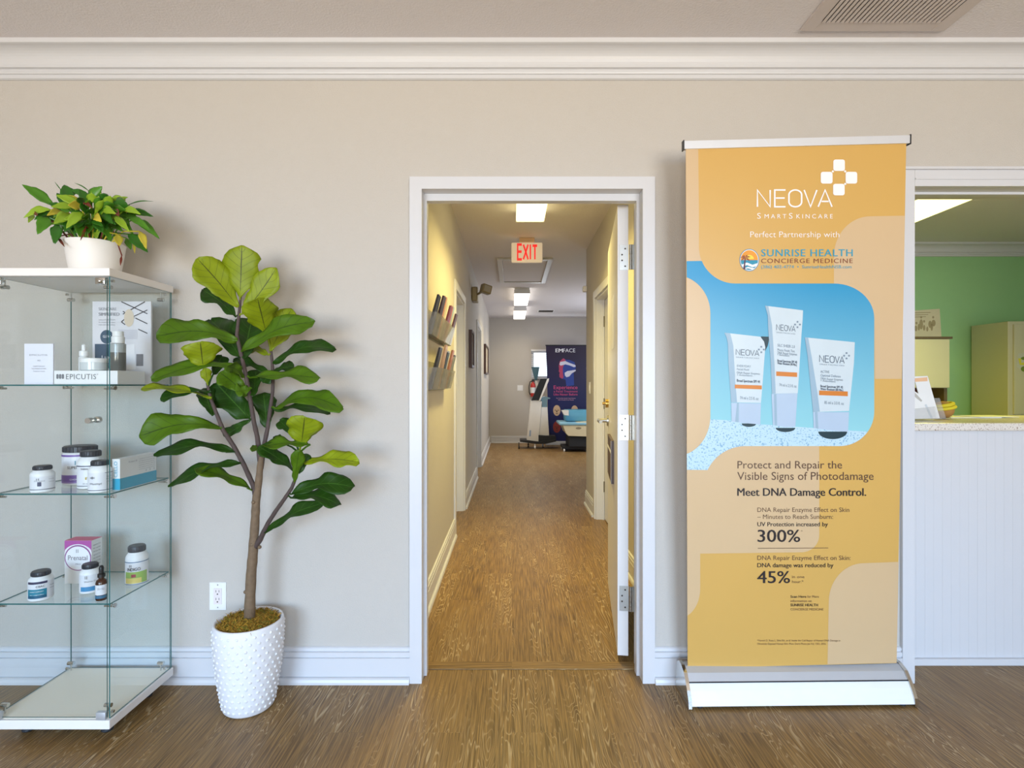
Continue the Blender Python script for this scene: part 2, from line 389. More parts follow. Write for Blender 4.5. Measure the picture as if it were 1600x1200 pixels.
box(bm, -3.1, 4.1, -3.7, -3.6, 0, 0.35); box(bm, -3.1, 4.1, -3.7, -3.6, 2.4, CE)
box(bm, -3.1, -2.75, -3.7, -3.6, 0.35, 2.4); box(bm, -0.35, 0.55, -3.7, -3.6, 0.35, 2.4); box(bm, 2.95, 4.1, -3.7, -3.6, 0.35, 2.4)
struct('wall_back', bm, 'wall')
for i, (a, b) in enumerate(((-2.75, -0.35), (0.55, 2.95))):
    bm = B()
    for x0, x1, z0, z1 in ((a, a+0.06, .35, 2.4), (b-0.06, b, .35, 2.4), (a+.06, b-.06, .35, .41), (a+.06, b-.06, 2.34, 2.4), ((a+b)/2-.03, (a+b)/2+.03, .41, 2.34)):
        box(bm, x0, x1, -3.69, -3.61, z0, z1)
    struct('window_%d' % (i+1), bm, 'trim')
# hall walls
HL, HR = -0.485, 0.79
bm = B()
for y0, y1, z0, z1 in ((WB, 4.60, 0, CE), (4.60, 5.47, 2.08, CE), (5.47, 7.45, 0, CE), (7.45, 8.33, 2.08, CE), (8.33, 11.75, 0, CE)):
    box(bm, HL-0.14, HL, y0, y1, z0, z1)
struct('wall_hall_left', bm, 'wall')
bm = B()
for y0, y1, z0, z1 in ((WB, 4.25, 0, CE), (4.25, 5.13, 2.08, CE), (5.13, 5.78, 0, CE)):
    box(bm, HR, HR+0.13, y0, y1, z0, z1)
struct('wall_hall_right', bm, 'wall')
bm = B()
WX0, WX1, WZ0, WZ1 = 0.42, 1.62, 1.40, 2.0
box(bm, HL-0.14, WX0, 11.75, 11.9, 0, CE); box(bm, WX1, 3.0, 11.75, 11.9, 0, CE)
box(bm, WX0, WX1, 11.75, 11.9, 0, WZ0); box(bm, WX0, WX1, 11.75, 11.9, WZ1, CE)
struct('wall_hall_end', bm, 'wall')
bm = B(); box(bm, 2.7, 2.8, 5.78, 11.75, 0, CE); struct('wall_rear_right', bm, 'wall')
bm = B(); box(bm, HR+0.13, 5.8, 5.55, 5.70, 0, CE); struct('wall_green', bm, 'green')
bm = B(); box(bm, 5.8, 5.9, WB, 5.70, 0, CE); struct('wall_reception_right', bm, 'green')
bm = B(); box(bm, 2.8, 5.8, 5.70, 5.78, 0, CE); struct('wall_rear_front', bm, 'wall')

# window at the end of the hall: frame, pane and a blind
bm = B()
for x0, x1, z0, z1 in ((WX0, WX0+.05, WZ0, WZ1), (WX1-.05, WX1, WZ0, WZ1), (WX0+.05, WX1-.05, WZ0, WZ0+.05), (WX0+.05, WX1-.05, WZ1-.05, WZ1)):
    box(bm, x0, x1, 11.77, 11.83, z0, z1)
w3 = struct('window_3', bm, 'trim')
bm = B(); box(bm, WX0+.05, WX1-.05, 11.80, 11.805, WZ0+.05, WZ1-.05); obj('pane', bm, 'glass', w3)
bl = thing('window_blind', 'white slatted blind over the bright window at the end of the hall', 'blind', (1.02, 11.74, WZ1))
bm = B(); box(bm, WX0-.01, WX1+.01, 11.70, 11.745, WZ1-.02, WZ1+.02); obj('headrail', bm, 'white', bl)
bm = B()
for k in range(14):
    z = WZ1-0.045-k*0.043
    quadbox(bm, [(WX0,11.712,z-.004),(WX1,11.712,z-.004),(WX1,11.737,z+.004),(WX0,11.737,z+.004),(WX0,11.712,z-.002),(WX1,11.712,z-.002),(WX1,11.737,z+.006),(WX0,11.737,z+.006)])
obj('slats', bm, 'white', bl)

# baseboards
BP = [(0,0),(.030,0),(.030,.010),(.026,.020),(.019,.025),(.0105,.0265),(.0105,.029),(.016,.031),(.016,.106),(.0085,.108),(.0085,.111),(.0145,.113),(.0145,.131),(.006,.133),(.006,.136),(.011,.138),(.010,.147),(.004,.151),(0,.151)]
bm = B(); sweep(bm, BP, (-3.1, D), (DX0-0.052, D), (0,-1)); struct('baseboard_front_left', bm, 'trim')
bm = B(); sweep(bm, BP, (DX1+0.052, D), (OX0-0.052, D), (0,-1)); struct('baseboard_front_right', bm, 'trim')
bm = B()
for a, b in ((WB, 4.53), (5.54, 7.38), (8.40, 11.75)): sweep(bm, BP, (HL, a), (HL, b), (1,0))
struct('baseboard_hall_left', bm, 'trim')
bm = B()
for a, b in ((WB, 4.18), (5.20, 5.78)): sweep(bm, BP, (HR, a), (HR, b), (-1,0))
struct('baseboard_hall_right', bm, 'trim')
bm = B(); sweep(bm, BP, (HL+.03, 11.75), (2.7, 11.75), (0,-1)); struct('baseboard_hall_end', bm, 'trim')

# crown moulding
def crown_prof():
    pr = [(0, CE), (.092, CE), (.092, 2.681), (.084, 2.679)]
    for k in range(1, 9):
        a = k/8*PI/2
        pr.append((.084-.054*math.sin(a), 2.679-.055*(1-math.cos(a))))
    return pr+[(.031, 2.622), (.031, 2.613), (.019, 2.611), (.021, 2.600), (.019, 2.593), (.013, 2.591), (.013, 2.577), (.006, 2.573), (0, 2.573)]
bm = B(); sweep(bm, crown_prof(), (-3.1, D), (4.1, D), (0,-1)); struct('trim_1', bm, 'trim')
bm = B(); sweep(bm, crown_prof(), (HR+.13, 5.55), (5.8, 5.55), (0,-1)); struct('trim_2', bm, 'trim')

# casing, jamb and stop of the big doorway
def casing(bm, x0, x1, zt, w, y, t):
    """flat casing with a thin outer bead round an opening of the front wall"""
    for a, b in ((x0-w, x0), (x1, x1+w)): box(bm, a, b, y-t, y, 0, zt+w)
    box(bm, x0, x1, y-t, y, zt, zt+w)
bm = B(); casing(bm, DX0, DX1, DZ, .052, D, .018)
box(bm, DX0-.019, DX0, D, WB, 0, DZ); box(bm, DX1, DX1+.019, D, WB, 0, DZ); box(bm, DX0-.019, DX1+.019, D, WB, DZ, DZ+.019)
box(bm, DX0, DX0+.012, D+.045, D+.085, 0, DZ-.03); box(bm, DX1-.012, DX1, D+.045, D+.085, 0, DZ-.03); box(bm, DX0, DX1, D+.045, D+.085, DZ-.03, DZ)
struct('trim_3', bm, 'trim')
bm = B()
box(bm, OX0-.052, OX0, D-.018, D, 0, OZ+.07, bev=.002); box(bm, OX1, OX1+.052, D-.018, D, 0, OZ+.07, bev=.002)
box(bm, OX0, OX1, D-.018, D, OZ, OZ+.07, bev=.002)
box(bm, OX0-.052, OX1+.052, D-.026, D, OZ+.07, OZ+.082, bev=.002); box(bm, OX0, OX1, D-.022, D-.016, OZ+.028, OZ+.034)
box(bm, OX0-.014, OX0, D, WB, 0, OZ); box(bm, OX1, OX1+.014, D, WB, 0, OZ); box(bm, OX0-.014, OX1+.014, D, WB, OZ, OZ+.014)
box(bm, OX0, OX1, D+.055, D+.085, OZ-.010, OZ)
struct('trim_4', bm, 'trim')
bm = B(); box(bm, DX0, DX1, 2.425, 2.49, 0.0, 0.004, bev=.001); struct('trim_5', bm, 'thresh')
# casings and closed leaves of the hall doors
def side_door(n, x, s, y0, y1, zt=2.08):
    """opening in a hall wall; s = +1 if the hall lies towards +x"""
    bm = B(); w = .07; t = .016
    xa, xb = sorted((x, x+s*t))
    box(bm, xa, xb, y0-w, y0, 0, zt+w, bev=.002); box(bm, xa, xb, y1, y1+w, 0, zt+w, bev=.002); box(bm, xa, xb, y0, y1, zt, zt+w, bev=.002)
    xa, xb = sorted((x, x-s*.13))
    box(bm, xa, xb, y0, y0+.018, 0, zt); box(bm, xa, xb, y1-.018, y1, 0, zt); box(bm, xa, xb, y0+.018, y1-.018, zt-.018, zt)
    xa, xb = sorted((x-s*.06, x-s*.075))
    box(bm, xa, xb, y1-.030, y1-.018, 0, zt-.018); box(bm, xa, xb, y0+.018, y0+.03, 0, zt-.018)
    struct('trim_%d' % n, bm, 'trim')
side_door(6, HL, 1, 4.60, 5.47); side_door(7, HL, 1, 7.45, 8.33); side_door(8, HR, -1, 4.25, 5.13)
def closed_leaf(n, x, s, y0, y1):
    xa, xb = sorted((x-s*.078, x-s*.118))
    bm = B(); box(bm, xa, xb, y0+.021, y1-.021, .01, 2.058, bev=.002); d = struct('door_%d' % n, bm, 'door')
    bm = B(); xk = x-s*.077
    cyl(bm, (xk, y0+.09, 1.0), (xk+s*.012, y0+.09, 1.0), .03); cyl(bm, (xk+s*.012, y0+.09, 1.0), (xk+s*.05, y0+.09, 1.0), .011)
    cyl(bm, (xk+s*.05, y0+.08, 1.0), (xk+s*.05, y0+.20, 1.0), .010); obj('door_handle', bm, 'steel', d, 'auto')
    return d
closed_leaf(2, HL, 1, 4.60, 5.47); closed_leaf(3, HL, 1, 7.45, 8.33)
d4 = closed_leaf(4, HR, -1, 4.25, 5.13)
for z in (1.86, 1.09, .31):                 # dark hinges on the far jamb
    bm = B(); box(bm, HR+.076, HR+.1, 5.104, 5.111, z-.05, z+.05); cyl(bm, (HR+.074, 5.104, z-.05), (HR+.074, 5.104, z+.05), .007, 10)
    obj('hinge', bm, mat('bronze_hinge', S(90, 82, 60), .4, .8), d4)

# the open door: leaf swung a little past square into the hall
LD = Vector((.1265, .992, 0)).normalized(); LN = Vector((-LD.y, LD.x, 0)); LO = Vector((.532, 2.490, 0))
def lp(u, v, z): return LO+LD*u+LN*v+Vector((0, 0, z))
def leafbox(bm, u0, u1, v0, v1, z0, z1, mi=0): return quadbox(bm, [lp(u0,v0,z0),lp(u1,v0,z0),lp(u1,v1,z0),lp(u0,v1,z0),lp(u0,v0,z1),lp(u1,v0,z1),lp(u1,v1,z1),lp(u0,v1,z1)], mi)
bm = B(); leafbox(bm, 0, .915, 0, .048, .030, 2.095); d1 = struct('door_1', bm, 'door')
for z in (1.853, 1.075, .292):
    bm = B(); leafbox(bm, -.0025, -.0002, -.002, .040, z-.057, z+.057)
    for k in range(3):
        for zz in (-.04, 0, .04):
            pass
    obj('hinge', bm, 'steel', d1)
    bm = B()
    for k in range(5):
        z0 = z-.057+k*.0229
        cyl(bm, (.541, 2.4835, z0+.0008), (.541, 2.4835, z0+.0222), .0062, 12)
    box(bm, .5545, .556, 2.44, 2.4795, z-.057, z+.057); box(bm, .546, .5552, 2.4805, 2.4835, z-.057, z+.057)
    obj('hinge_knuckle', bm, 'steel', d1, 'auto')
    bm = B()
    for dz, v in ((.04, .014), (.013, .028), (-.013, .028), (-.04, .014)):
        cyl(bm, lp(-.0035, v, z+dz), lp(-.0024, v, z+dz), .004, 10)
    obj('hinge_screw', bm, 'slot', d1)
bm = B(); hu, hz = .845, 1.05
cyl(bm, lp(hu, .0485, hz), lp(hu, .058, hz), .033, 24); cyl(bm, lp(hu, .058, hz), lp(hu, .10, hz), .012)
tube(bm, [lp(hu+.012, .10, hz), lp(hu, .104, hz), lp(hu-.06, .104, hz), lp(hu-.115, .098, hz)], [.012, .013, .012, .010], 12)
obj('door_handle', bm, 'steel', d1, 'auto', label='satin steel lever on the open door')
bm = B(); cyl(bm, lp(hu, .0485, hz+.105), lp(hu, .066, hz+.105), .026, 24); cyl(bm, lp(hu, .066, hz+.105), lp(hu, .085, hz+.105), .008)
obj('deadbolt', bm, 'brass', d1, 'auto', label='small brass deadbolt above the lever')
sg = thing('wall_pocket', 'dark brown document pocket with a white strip hung low on the open door', 'pocket', lp(.45, .05, .76))
bm = B(); leafbox(bm, .27, .66, .0485, .062, .765, .985); obj('pocket_body', bm, mat('brown_pocket', S(74, 52, 44), .4), sg)
bm = B(); leafbox(bm, .27, .66, .0625, .0635, .915, .93); leafbox(bm, .27, .285, .0625, .0635, .765, .985); obj('white_strip', bm, 'white', sg)
bm = B(); leafbox(bm, .27, .47, .0482, .0492, 1.46, 1.73); leafbox(bm, .255, .285, .0492, .0496, 1.455, 1.475); leafbox(bm, .455, .485, .0492, .0496, 1.715, 1.735)
tag(obj('paper_notice', bm, 'white'), 'white paper notice taped high on the inside of the open door', 'notice')

# ------------------------------------------------------------------ knee wall and counter of the reception window
bm = B(); box(bm, OX0, OX1, 2.475, 2.57, 0, 1.062)
for k in range(46):
    x = OX0+.005+k*.04
    if x+.036 < OX1: box(bm, x, x+.0396, 2.4744, 2.4755, .035, 1.062)
box(bm, OX0, OX1, 2.457, 2.475, 0, .030, bev=.003)
struct('wall_counter', bm, 'trim')
bm = B(); box(bm, OX0, OX1, 2.445, 3.05, 1.063, 1.0985, bev=.006)
tag(obj('reception_counter', bm, 'granite'), 'speckled pale granite counter top in the reception window', 'counter')
ct = 1.099

# ------------------------------------------------------------------ lamps
def ceiling_lamp(name, label, x0, x1, y0, y1, col, power, strength=3.0, glow=(1.0, .86, .42), z=CE, h=.085, group=None, cat='ceiling light'):
    t = thing(name, label, cat, ((x0+x1)/2, (y0+y1)/2, z), group)
    bm = B(); box(bm, x0+.01, x1-.01, y0+.005, y1-.005, z-.030, z); obj('housing', bm, 'white', t)
    for a, b in ((y0, y0+.018), (y1-.018, y1)):
        bm = B(); box(bm, x0, x1, a, b, z-h, z-.0305, bev=.004); obj('end_cap', bm, 'white', t)
    bm = B(); box(bm, x0+.002, x1-.002, y0+.0185, y1-.0185, z-h, z-.031, bev=.012)
    obj('diffuser', bm, emit('lamp_diffuser', (*glow, 1), strength), t)
    l = area('lamp_light', ((x0+x1)/2, (y0+y1)/2, z-h-.004), (0, 0, 0), x1-x0-.02, y1-y0-.04, power, col, math.radians(132))
    return t
hg = 'lights along the hall ceiling'
ceiling_lamp('ceiling_light', 'bright white box light on the hall ceiling nearest the doorway', .032, .268, 3.25, 4.52, (1.0, .80, .25), 33, 3.0, group=hg)
ceiling_lamp('ceiling_light', 'middle box light on the hall ceiling just beyond the ceiling hatch', .032, .268, 8.05, 9.32, (1.0, .82, .40), 13, 3.0, (1.0, .93, .78), group=hg)
ceiling_lamp('ceiling_light', 'farthest small box light on the hall ceiling near the end wall', .032, .268, 9.97, 11.3, (1.0, .84, .55), 9, 2.6, (1.0, .94, .82), group=hg)
ceiling_lamp('ceiling_light', 'long fluorescent light on the reception room ceiling above the counter', 3.06, 3.36, 3.15, 4.55, (1.0, .90, .06), 29, 2.8, (1.0, .92, .34))

# ceiling grille of the front room
t = thing('ceiling_vent', 'white louvred air vent in the front room ceiling', 'vent', (1.44, 1.88, CE))
vx0, vx1, vy0, vy1 = 1.155, 1.735, 1.60, 2.185
bm = B()
for x0, x1, y0, y1 in ((vx0, vx0+.055, vy0, vy1), (vx1-.055, vx1, vy0, vy1), (vx0+.055, vx1-.055, vy0, vy0+.055), (vx0+.055, vx1-.055, vy1-.055, vy1)): box(bm, x0, x1, y0, y1, CE-.010, CE, bev=.002)
obj('frame', bm, mat('vent_paint', S(206, 196, 192), .6), t)
bm = B(); n = 26
for k in range(n):
    x = vx0+.058+k*(vx1-vx0-.116)/n
    box(bm, x, x+.0112, vy0+.055, vy1-.055, CE-.013, CE-.0095)
obj('slats', bm, mat('vent_slat_paint', S(214, 204, 200), .6), t)
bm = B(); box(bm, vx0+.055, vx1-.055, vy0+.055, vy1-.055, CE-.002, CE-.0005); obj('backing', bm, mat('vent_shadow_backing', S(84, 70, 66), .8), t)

# hatch, small vent, exit sign, emergency lamp in the hall
t = thing('ceiling_hatch', 'white framed attic hatch in the hall ceiling behind the exit sign', 'hatch', (.148, 6.9, CE))
bm = B()
for x0, x1, y0, y1 in ((-.17, -.11, 6.15, 7.62), (.405, .465, 6.15, 7.62), (-.11, .405, 6.15, 6.23), (-.11, .405, 7.54, 7.62)): box(bm, x0, x1, y0, y1, CE-.018, CE, bev=.003)
obj('frame', bm, 'trim', t)
bm = B(); box(bm, -.108, .403, 6.232, 7.538, CE-.006, CE-.001); obj('panel', bm, 'ceil', t)
t = thing('hall_vent', 'narrow dark slotted vent in the far hall ceiling beside the last light', 'vent', (.66, 10.6, CE))
bm = B(); box(bm, .50, .82, 10.45, 10.75, CE-.008, CE); obj('frame', bm, 'white', t)
bm = B()
for k in range(6): box(bm, .52, .80, 10.47+k*.045, 10.49+k*.045, CE-.012, CE-.0085)
obj('slots', bm, 'slot', t)

t = thing('exit_sign', 'lit white exit sign with red capitals hanging from the hall ceiling', 'exit sign', (.145, 5.3, CE))
bm = B(); box(bm, -.006, .297, 5.30, 5.345, 2.462, 2.655, bev=.012); obj('housing', bm, emit('exit_sign_face', (1.0, .84, .62, 1), .30, S(232, 216, 190)), t)
bm = B(); box(bm, .07, .22, 5.295, 5.35, 2.656, CE, bev=.005); obj('canopy', bm, mat('exit_sign_canopy', S(232, 200, 170), .5), t)
bm = B(); ef = Frame((0, 5.299, 0), (1,0,0), (0,0,1))
strokes(bm, 'EXIT', lambda a, b: ef.at(a, b, .001), .055, .245, 2.632, 2.488, .17, .17)
obj('lettering', bm, emit('exit_red', (1.0, .035, .03, 1), 0.75, (.45, .02, .02, 1)), t)

t = thing('emergency_light', 'bronze emergency lamp head on the left hall wall near the ceiling', 'lamp', (HL, 6.6, 2.36))
bz = mat('bronze_lamp', S(150, 138, 108), .4, .4)
bm = B(); box(bm, HL, HL+.075, 6.50, 6.72, 2.27, 2.44, bev=.015); obj('body', bm, bz, t)
bm = B(); tube(bm, [(HL+.07, 6.52, 2.35), (HL+.11, 6.46, 2.36), (HL+.15, 6.42, 2.375)], .014, 10); obj('arm', bm, bz, t, True)
bm = B(); 
q = Matrix.Translation((HL+.178, 6.38, 2.385)) @ Matrix.Rotation(math.radians(28), 4, 'Z') @ Matrix.Rotation(math.radians(14), 4, 'Y')
b2 = B(); box(b2, -.06, .06, -.045, .045, -.052, .052, bev=.012); bmesh.ops.transform(b2, matrix=q, verts=b2.verts); obj('lamp_head', b2, bz, t)
b2 = B(); box(b2, -.042, .042, -.0475, -.0455, -.036, .036); bmesh.ops.transform(b2, matrix=q, verts=b2.verts); obj('lens', b2, mat('grey_lens', S(176, 170, 160), .2), t)

# ------------------------------------------------------------------ wall fittings
def plate(name, label, fr, u, v, w, h, cat, kind):
    t = thing(name, label, cat, fr.at(u, v))
    def pb(bm, u0, u1, v0, v1, n0, n1, mi=0): quadbox(bm, [fr.at(u0,v0,n0),fr.at(u1,v0,n0),fr.at(u1,v0,n1),fr.at(u0,v0,n1),fr.at(u0,v1,n0),fr.at(u1,v1,n0),fr.at(u1,v1,n1),fr.at(u0,v1,n1)], mi)
    bm = B(); pb(bm, u-w/2, u+w/2, v-h/2, v+h/2, 0, .005); obj('cover_plate', bm, 'white', t)
    if kind == 'outlet':
        bm = B(); pb(bm, u-.017, u+.017, v-.034, v+.034, .0051, .0075); obj('receptacle', bm, mat('receptacle_ivory', S(232, 222, 220), .4), t)
        bm = B()
        for s in (-1, 1):
            c = v+s*.0165
            for a in (-.0065, .0065): pb(bm, u+a-.001, u+a+.001, c+.001, c+.010, .0076, .0079)
            cyl(bm, fr.at(u, c-.007, .0076), fr.at(u, c-.007, .0079), .003, 10)
        obj('slots', bm, 'slot', t)
        for s in (-1, 1):
            bm = B(); cyl(bm, fr.at(u, v+s*.048, .005), fr.at(u, v+s*.048, .0062), .0028, 10); obj('screw', bm, 'steel', t)
    else:
        n = 2 if w > .09 else 1
        for k in range(n):
            c = u+(k-(n-1)/2)*.046
            bm = B(); pb(bm, c-.016, c+.016, v-.033, v+.033, .0051, .009); obj('rocker', bm, 'white', t)
    return t
ff = Frame((0, D, 0), (1,0,0), (0,0,1))
plate('outlet', 'white duplex power outlet low on the wall behind the tall potted tree', ff, (341-800)/365, H-(931-600)/365, .070, .117, 'outlet', 'outlet')
fe = Frame((0, 11.75, 0), (1,0,0), (0,0,1))
plate('light_switch', 'white double switch plate on the far end wall of the hall', fe, .175, 1.19, .118, .118, 'switch', 'switch')
frw = Frame((HR, 0, 0), (0,-1,0), (0,0,1))
plate('light_switch', 'white switch plate on the right hall wall beside the wooden passage corner', frw, -5.52, 1.235, .075, .117, 'switch', 'switch').__setitem__('label', 'narrow white switch plate on the right hall wall beyond the open door')
bm = B(); box(bm, HR-.045, HR, 5.70, 5.775, 2.245, 2.305, bev=.012)
tag(obj('wall_sensor', bm, 'white'), 'tiny white sensor high on the corner of the right hall wall', 'sensor')
def framed(name, label, y0, y1, z0, z1):
    t = thing(name, label, 'picture', (HL, (y0+y1)/2, z0))
    bm = B(); w = .03; df = mat('dark_frame_wood', S(66, 38, 28), .4)
    for a, b, c, d in ((y0, y0+w, z0, z1), (y1-w, y1, z0, z1), (y0+w, y1-w, z0, z0+w), (y0+w, y1-w, z1-w, z1)): box(bm, HL+.001, HL+.038, a, b, c, d)
    obj('frame', bm, df, t)
    bm = B(); box(bm, HL+.002, HL+.02, y0+w, y1-w, z0+w, z1-w); obj('print', bm, speckle('faded_print', S(214, 196, 160), S(160, 120, 90), 14), t)
framed('picture_frame', 'nearer dark framed picture on the left hall wall between the two doorways', 6.10, 6.46, 1.46, 1.885)
framed('picture_frame', 'farther dark framed picture on the left hall wall past the second doorway', 9.35, 10.4, 1.45, 1.965)

# ------------------------------------------------------------------ leaflet racks on the left hall wall
LC = [S(34,34,44), S(60,34,30), S(210,140,80), S(232,214,180), S(120,34,40), S(176,88,40), S(150,178,196), S(80,38,34), S(40,38,40), S(214,200,176), S(190,150,110), S(28,50,54), S(200,206,210), S(176,110,60), S(140,140,110), S(60,60,50)]
LW = ['black', 'dark maroon', 'orange', 'cream', 'wine red', 'rust orange', 'pale blue', 'brown', 'charcoal', 'beige', 'tan', 'dark teal', 'pale grey', 'copper', 'olive grey', 'dark olive']
ordn = ['first', 'second', 'third', 'fourth', 'fifth', 'sixth', 'seventh', 'eighth']
for r, (zb, zt, nm) in enumerate(((1.545, 1.80, 'upper'), (1.245, 1.50, 'lower'))):
    t = thing('leaflet_rack', 'clear acrylic leaflet rack, %s of the two on the left hall wall' % nm, 'rack', (HL, 3.4, zb), 'acrylic leaflet racks on the hall wall')
    bm = B(); box(bm, HL+.001, HL+.006, 2.93, 3.87, zb-.01, zb+.16); obj('back_plate', bm, 'acrylic', t)
    for k in range(8):
        y = 2.945+k*.115
        bm = B()
        def slant(x0, x1, y0, y1, z0, z1, lean):
            quadbox(bm, [(x0,y0,z0),(x1,y0,z0),(x1,y1,z0),(x0,y1,z0),(x0+lean,y0,z1),(x1+lean,y0,z1),(x1+lean,y1,z1),(x0+lean,y1,z1)])
        slant(HL+.050, HL+.053, y, y+.108, zb, zb+.12, .03); box(bm, HL+.006, HL+.053, y, y+.108, zb-.003, zb)
        for yy in (y, y+.1065): slant(HL+.006, HL+.050, yy, yy+.0015, zb, zb+.12, .03)
        obj('pocket', bm, 'acrylic', t)
        i = r*8+k
        hh = (zt-zb)*(0.84+0.2*((i*37) % 7)/7)
        lb = B(); x0 = HL+.018+.006*((i*5) % 3); sp = .005*(((i*13) % 5)-2)
        quadbox(lb, [(x0,y+.006,zb+.001),(x0+.018,y+.006,zb+.001),(x0+.018,y+.102,zb+.001),(x0,y+.102,zb+.001),
                     (x0+.062,y+.006+sp,zb+hh),(x0+.072,y+.006+sp,zb+hh),(x0+.072,y+.102+sp,zb+hh),(x0+.062,y+.102+sp,zb+hh)])
        lf = obj('leaflet', lb, mat('leaflet_paper', LC[i], .35, var=.5, scale=22))
        tag(lf, '%s leaflet in the %s wall rack, %s pocket from the doorway' % (LW[i], nm, ordn[k]), 'leaflet', 'leaflets in the hall wall racks')

# ------------------------------------------------------------------ far end of the hall: banner, treatment machine, couch, extinguisher
EB = Frame((0, 11.40, 0), (1,0,0), (0,0,1))
t = thing('roll_up_banner', 'dark blue roll-up banner with a masked face at the end of the hall', 'banner', (1.13, 11.4, 0))
bm = B(); pts = [(853,540),(916.5,540),(917,560),(916,575),(917.5,600),(917.5,689),(857,689),(855,600),(854.5,575),(853.5,560)]
f0 = [EB.pix(x, y, 0) for x, y in pts]; vs0 = [bm.verts.new(v) for v in f0]; vs1 = [bm.verts.new(v+Vector((0,.003,0))) for v in f0]
bm.faces.new(vs0); bm.faces.new(vs1[::-1]); n = len(pts)
for i in range(n): bm.faces.new((vs0[i], vs0[(i+1)%n], vs1[(i+1)%n], vs1[i]))
obj('canvas', bm, gradient_mat('navy_print', .9, 1.9, S(14, 18, 84), S(34, 16, 54)), t)
bm = B(); box(bm, .70, 1.58, 11.33, 11.50, 0, .075, bev=.01); obj('base', bm, 'alu', t)
bm = B(); box(bm, .70, 1.57, 11.392, 11.415, 2.075, 2.095); obj('top_bar', bm, 'black', t)
ez = lambda X, Y: (840+X/6.667, 530+Y/6.667)
emap = lambda o: (lambda a, b: EB.pix(*ez(a, b), o))
bm = B(); text(bm, 'EM', emap(.003), 188, 262, 98, 136, .03); text(bm, 'FACE', emap(.003), 266, 392, 98, 136, .0); obj('brand_lettering', bm, mat('banner_white', S(232, 232, 240)), t)
bm = B()
poly(bm, EB, [ez(*q) for q in ((268,198),(300,215),(330,215),(385,240),(400,300),(375,350),(380,480),(300,490),(290,420),(255,412),(228,396),(226,366),(232,350),(220,335),(224,312),(220,280),(232,230))], .0012, 0)
poly(bm, EB, [ez(*q) for q in ((268,198),(292,216),(262,300),(262,340),(270,400),(255,412),(228,396),(226,366),(232,350),(220,335),(224,312),(220,280),(232,230))], .0018, 1)
obj('face_print', bm, [mat('blue_face_ink', S(34, 62, 150)), mat('red_face_ink', S(176, 58, 96))], t)
bm = B()
poly(bm, EB, [ez(*q) for q in ((228,262),(236,236),(290,228),(330,246),(392,268),(398,284),(380,292),(330,272),(290,262),(240,276))], .0024)
poly(bm, EB, [ez(*q) for q in ((396,318),(398,330),(356,356),(330,388),(300,396),(284,376),(282,350),(310,332),(350,326))], .0024)
obj('mask_print', bm, mat('mask_ink', S(214, 214, 232)), t)
bm = B()
text(bm, 'Experience', emap(.003), 168, 416, 482, 520, .01); text(bm, 'a Facial Treatment', emap(.003), 168, 418, 532, 554, .01); text(bm, 'Like Never Before', emap(.003), 168, 416, 564, 586, .02)
obj('headline', bm, mat('pink_ink', S(206, 72, 128)), t)
bm = B(); text(bm, 'The Only No-Needle Facial Solution', emap(.003), 192, 396, 610, 620); text(bm, 'With Clinically Proven Results', emap(.003), 212, 376, 628, 637); obj('small_lettering', bm, mat('pale_pink_ink', S(228, 170, 200)), t)
head_inks = [mat('skin_ink', S(212, 178, 140)), mat('red_head_ink', S(150, 54, 46)), mat('brown_ink', S(84, 50, 40))]
for cx, cy, rx, ry, a, b in ((200,742,38,56,0,3), (385,742,36,52,0,3), (200,915,40,60,1,4)):
    bm = B(); poly(bm, EB, [ez(*q) for q in ell(cx, cy, rx, ry)], .0012, a)
    poly(bm, EB, [ez(*q) for q in ell(cx-15, cy-2, 9, 4, 10)], .002, 2); poly(bm, EB, [ez(*q) for q in ell(cx+15, cy-2, 9, 4, 10)], .002, 2)
    poly(bm, EB, [ez(*q) for q in ((cx-4,cy),(cx+4,cy),(cx+7,cy+20),(cx-7,cy+20))], .002, 2); poly(bm, EB, [ez(*q) for q in ell(cx, cy+33, 13, 4, 10)], .002, 2)
    obj('head_print', bm, head_inks, t)

# fire extinguisher
t = thing('fire_extinguisher', 'red fire extinguisher with white label on the end wall left of the machine', 'fire extinguisher', (.44, 11.69, 1.0))
red = mat('extinguisher_red', S(196, 52, 44), .3)
bm = B(); lathe(bm, .45, 11.685, [(.02,1.0),(.05,1.005),(.055,1.02),(.055,1.25),(.045,1.28),(.022,1.30),(.02,1.325)], 20); obj('cylinder', bm, red, t, 'auto')
bm = B(); lathe(bm, .45, 11.685, [(.0565,1.08),(.0565,1.20)], 20, close=False); obj('label_wrap', bm, 'white', t)
bm = B(); box(bm, .41, .50, 11.67, 11.70, 1.326, 1.345); box(bm, .43, .51, 11.675, 11.695, 1.355, 1.37); box(bm, .435, .46, 11.675, 11.695, 1.34, 1.356); obj('valve_handle', bm, 'black', t)
bm = B(); tube(bm, [(.43,11.66,1.33),(.385,11.66,1.32),(.365,11.66,1.22),(.368,11.66,1.10),(.39,11.66,1.04)], .010, 8); obj('hose', bm, 'black', t, True)
bm = B(); box(bm, .43, .47, 11.738, 11.75, 1.18, 1.30); obj('bracket', bm, 'black', t)

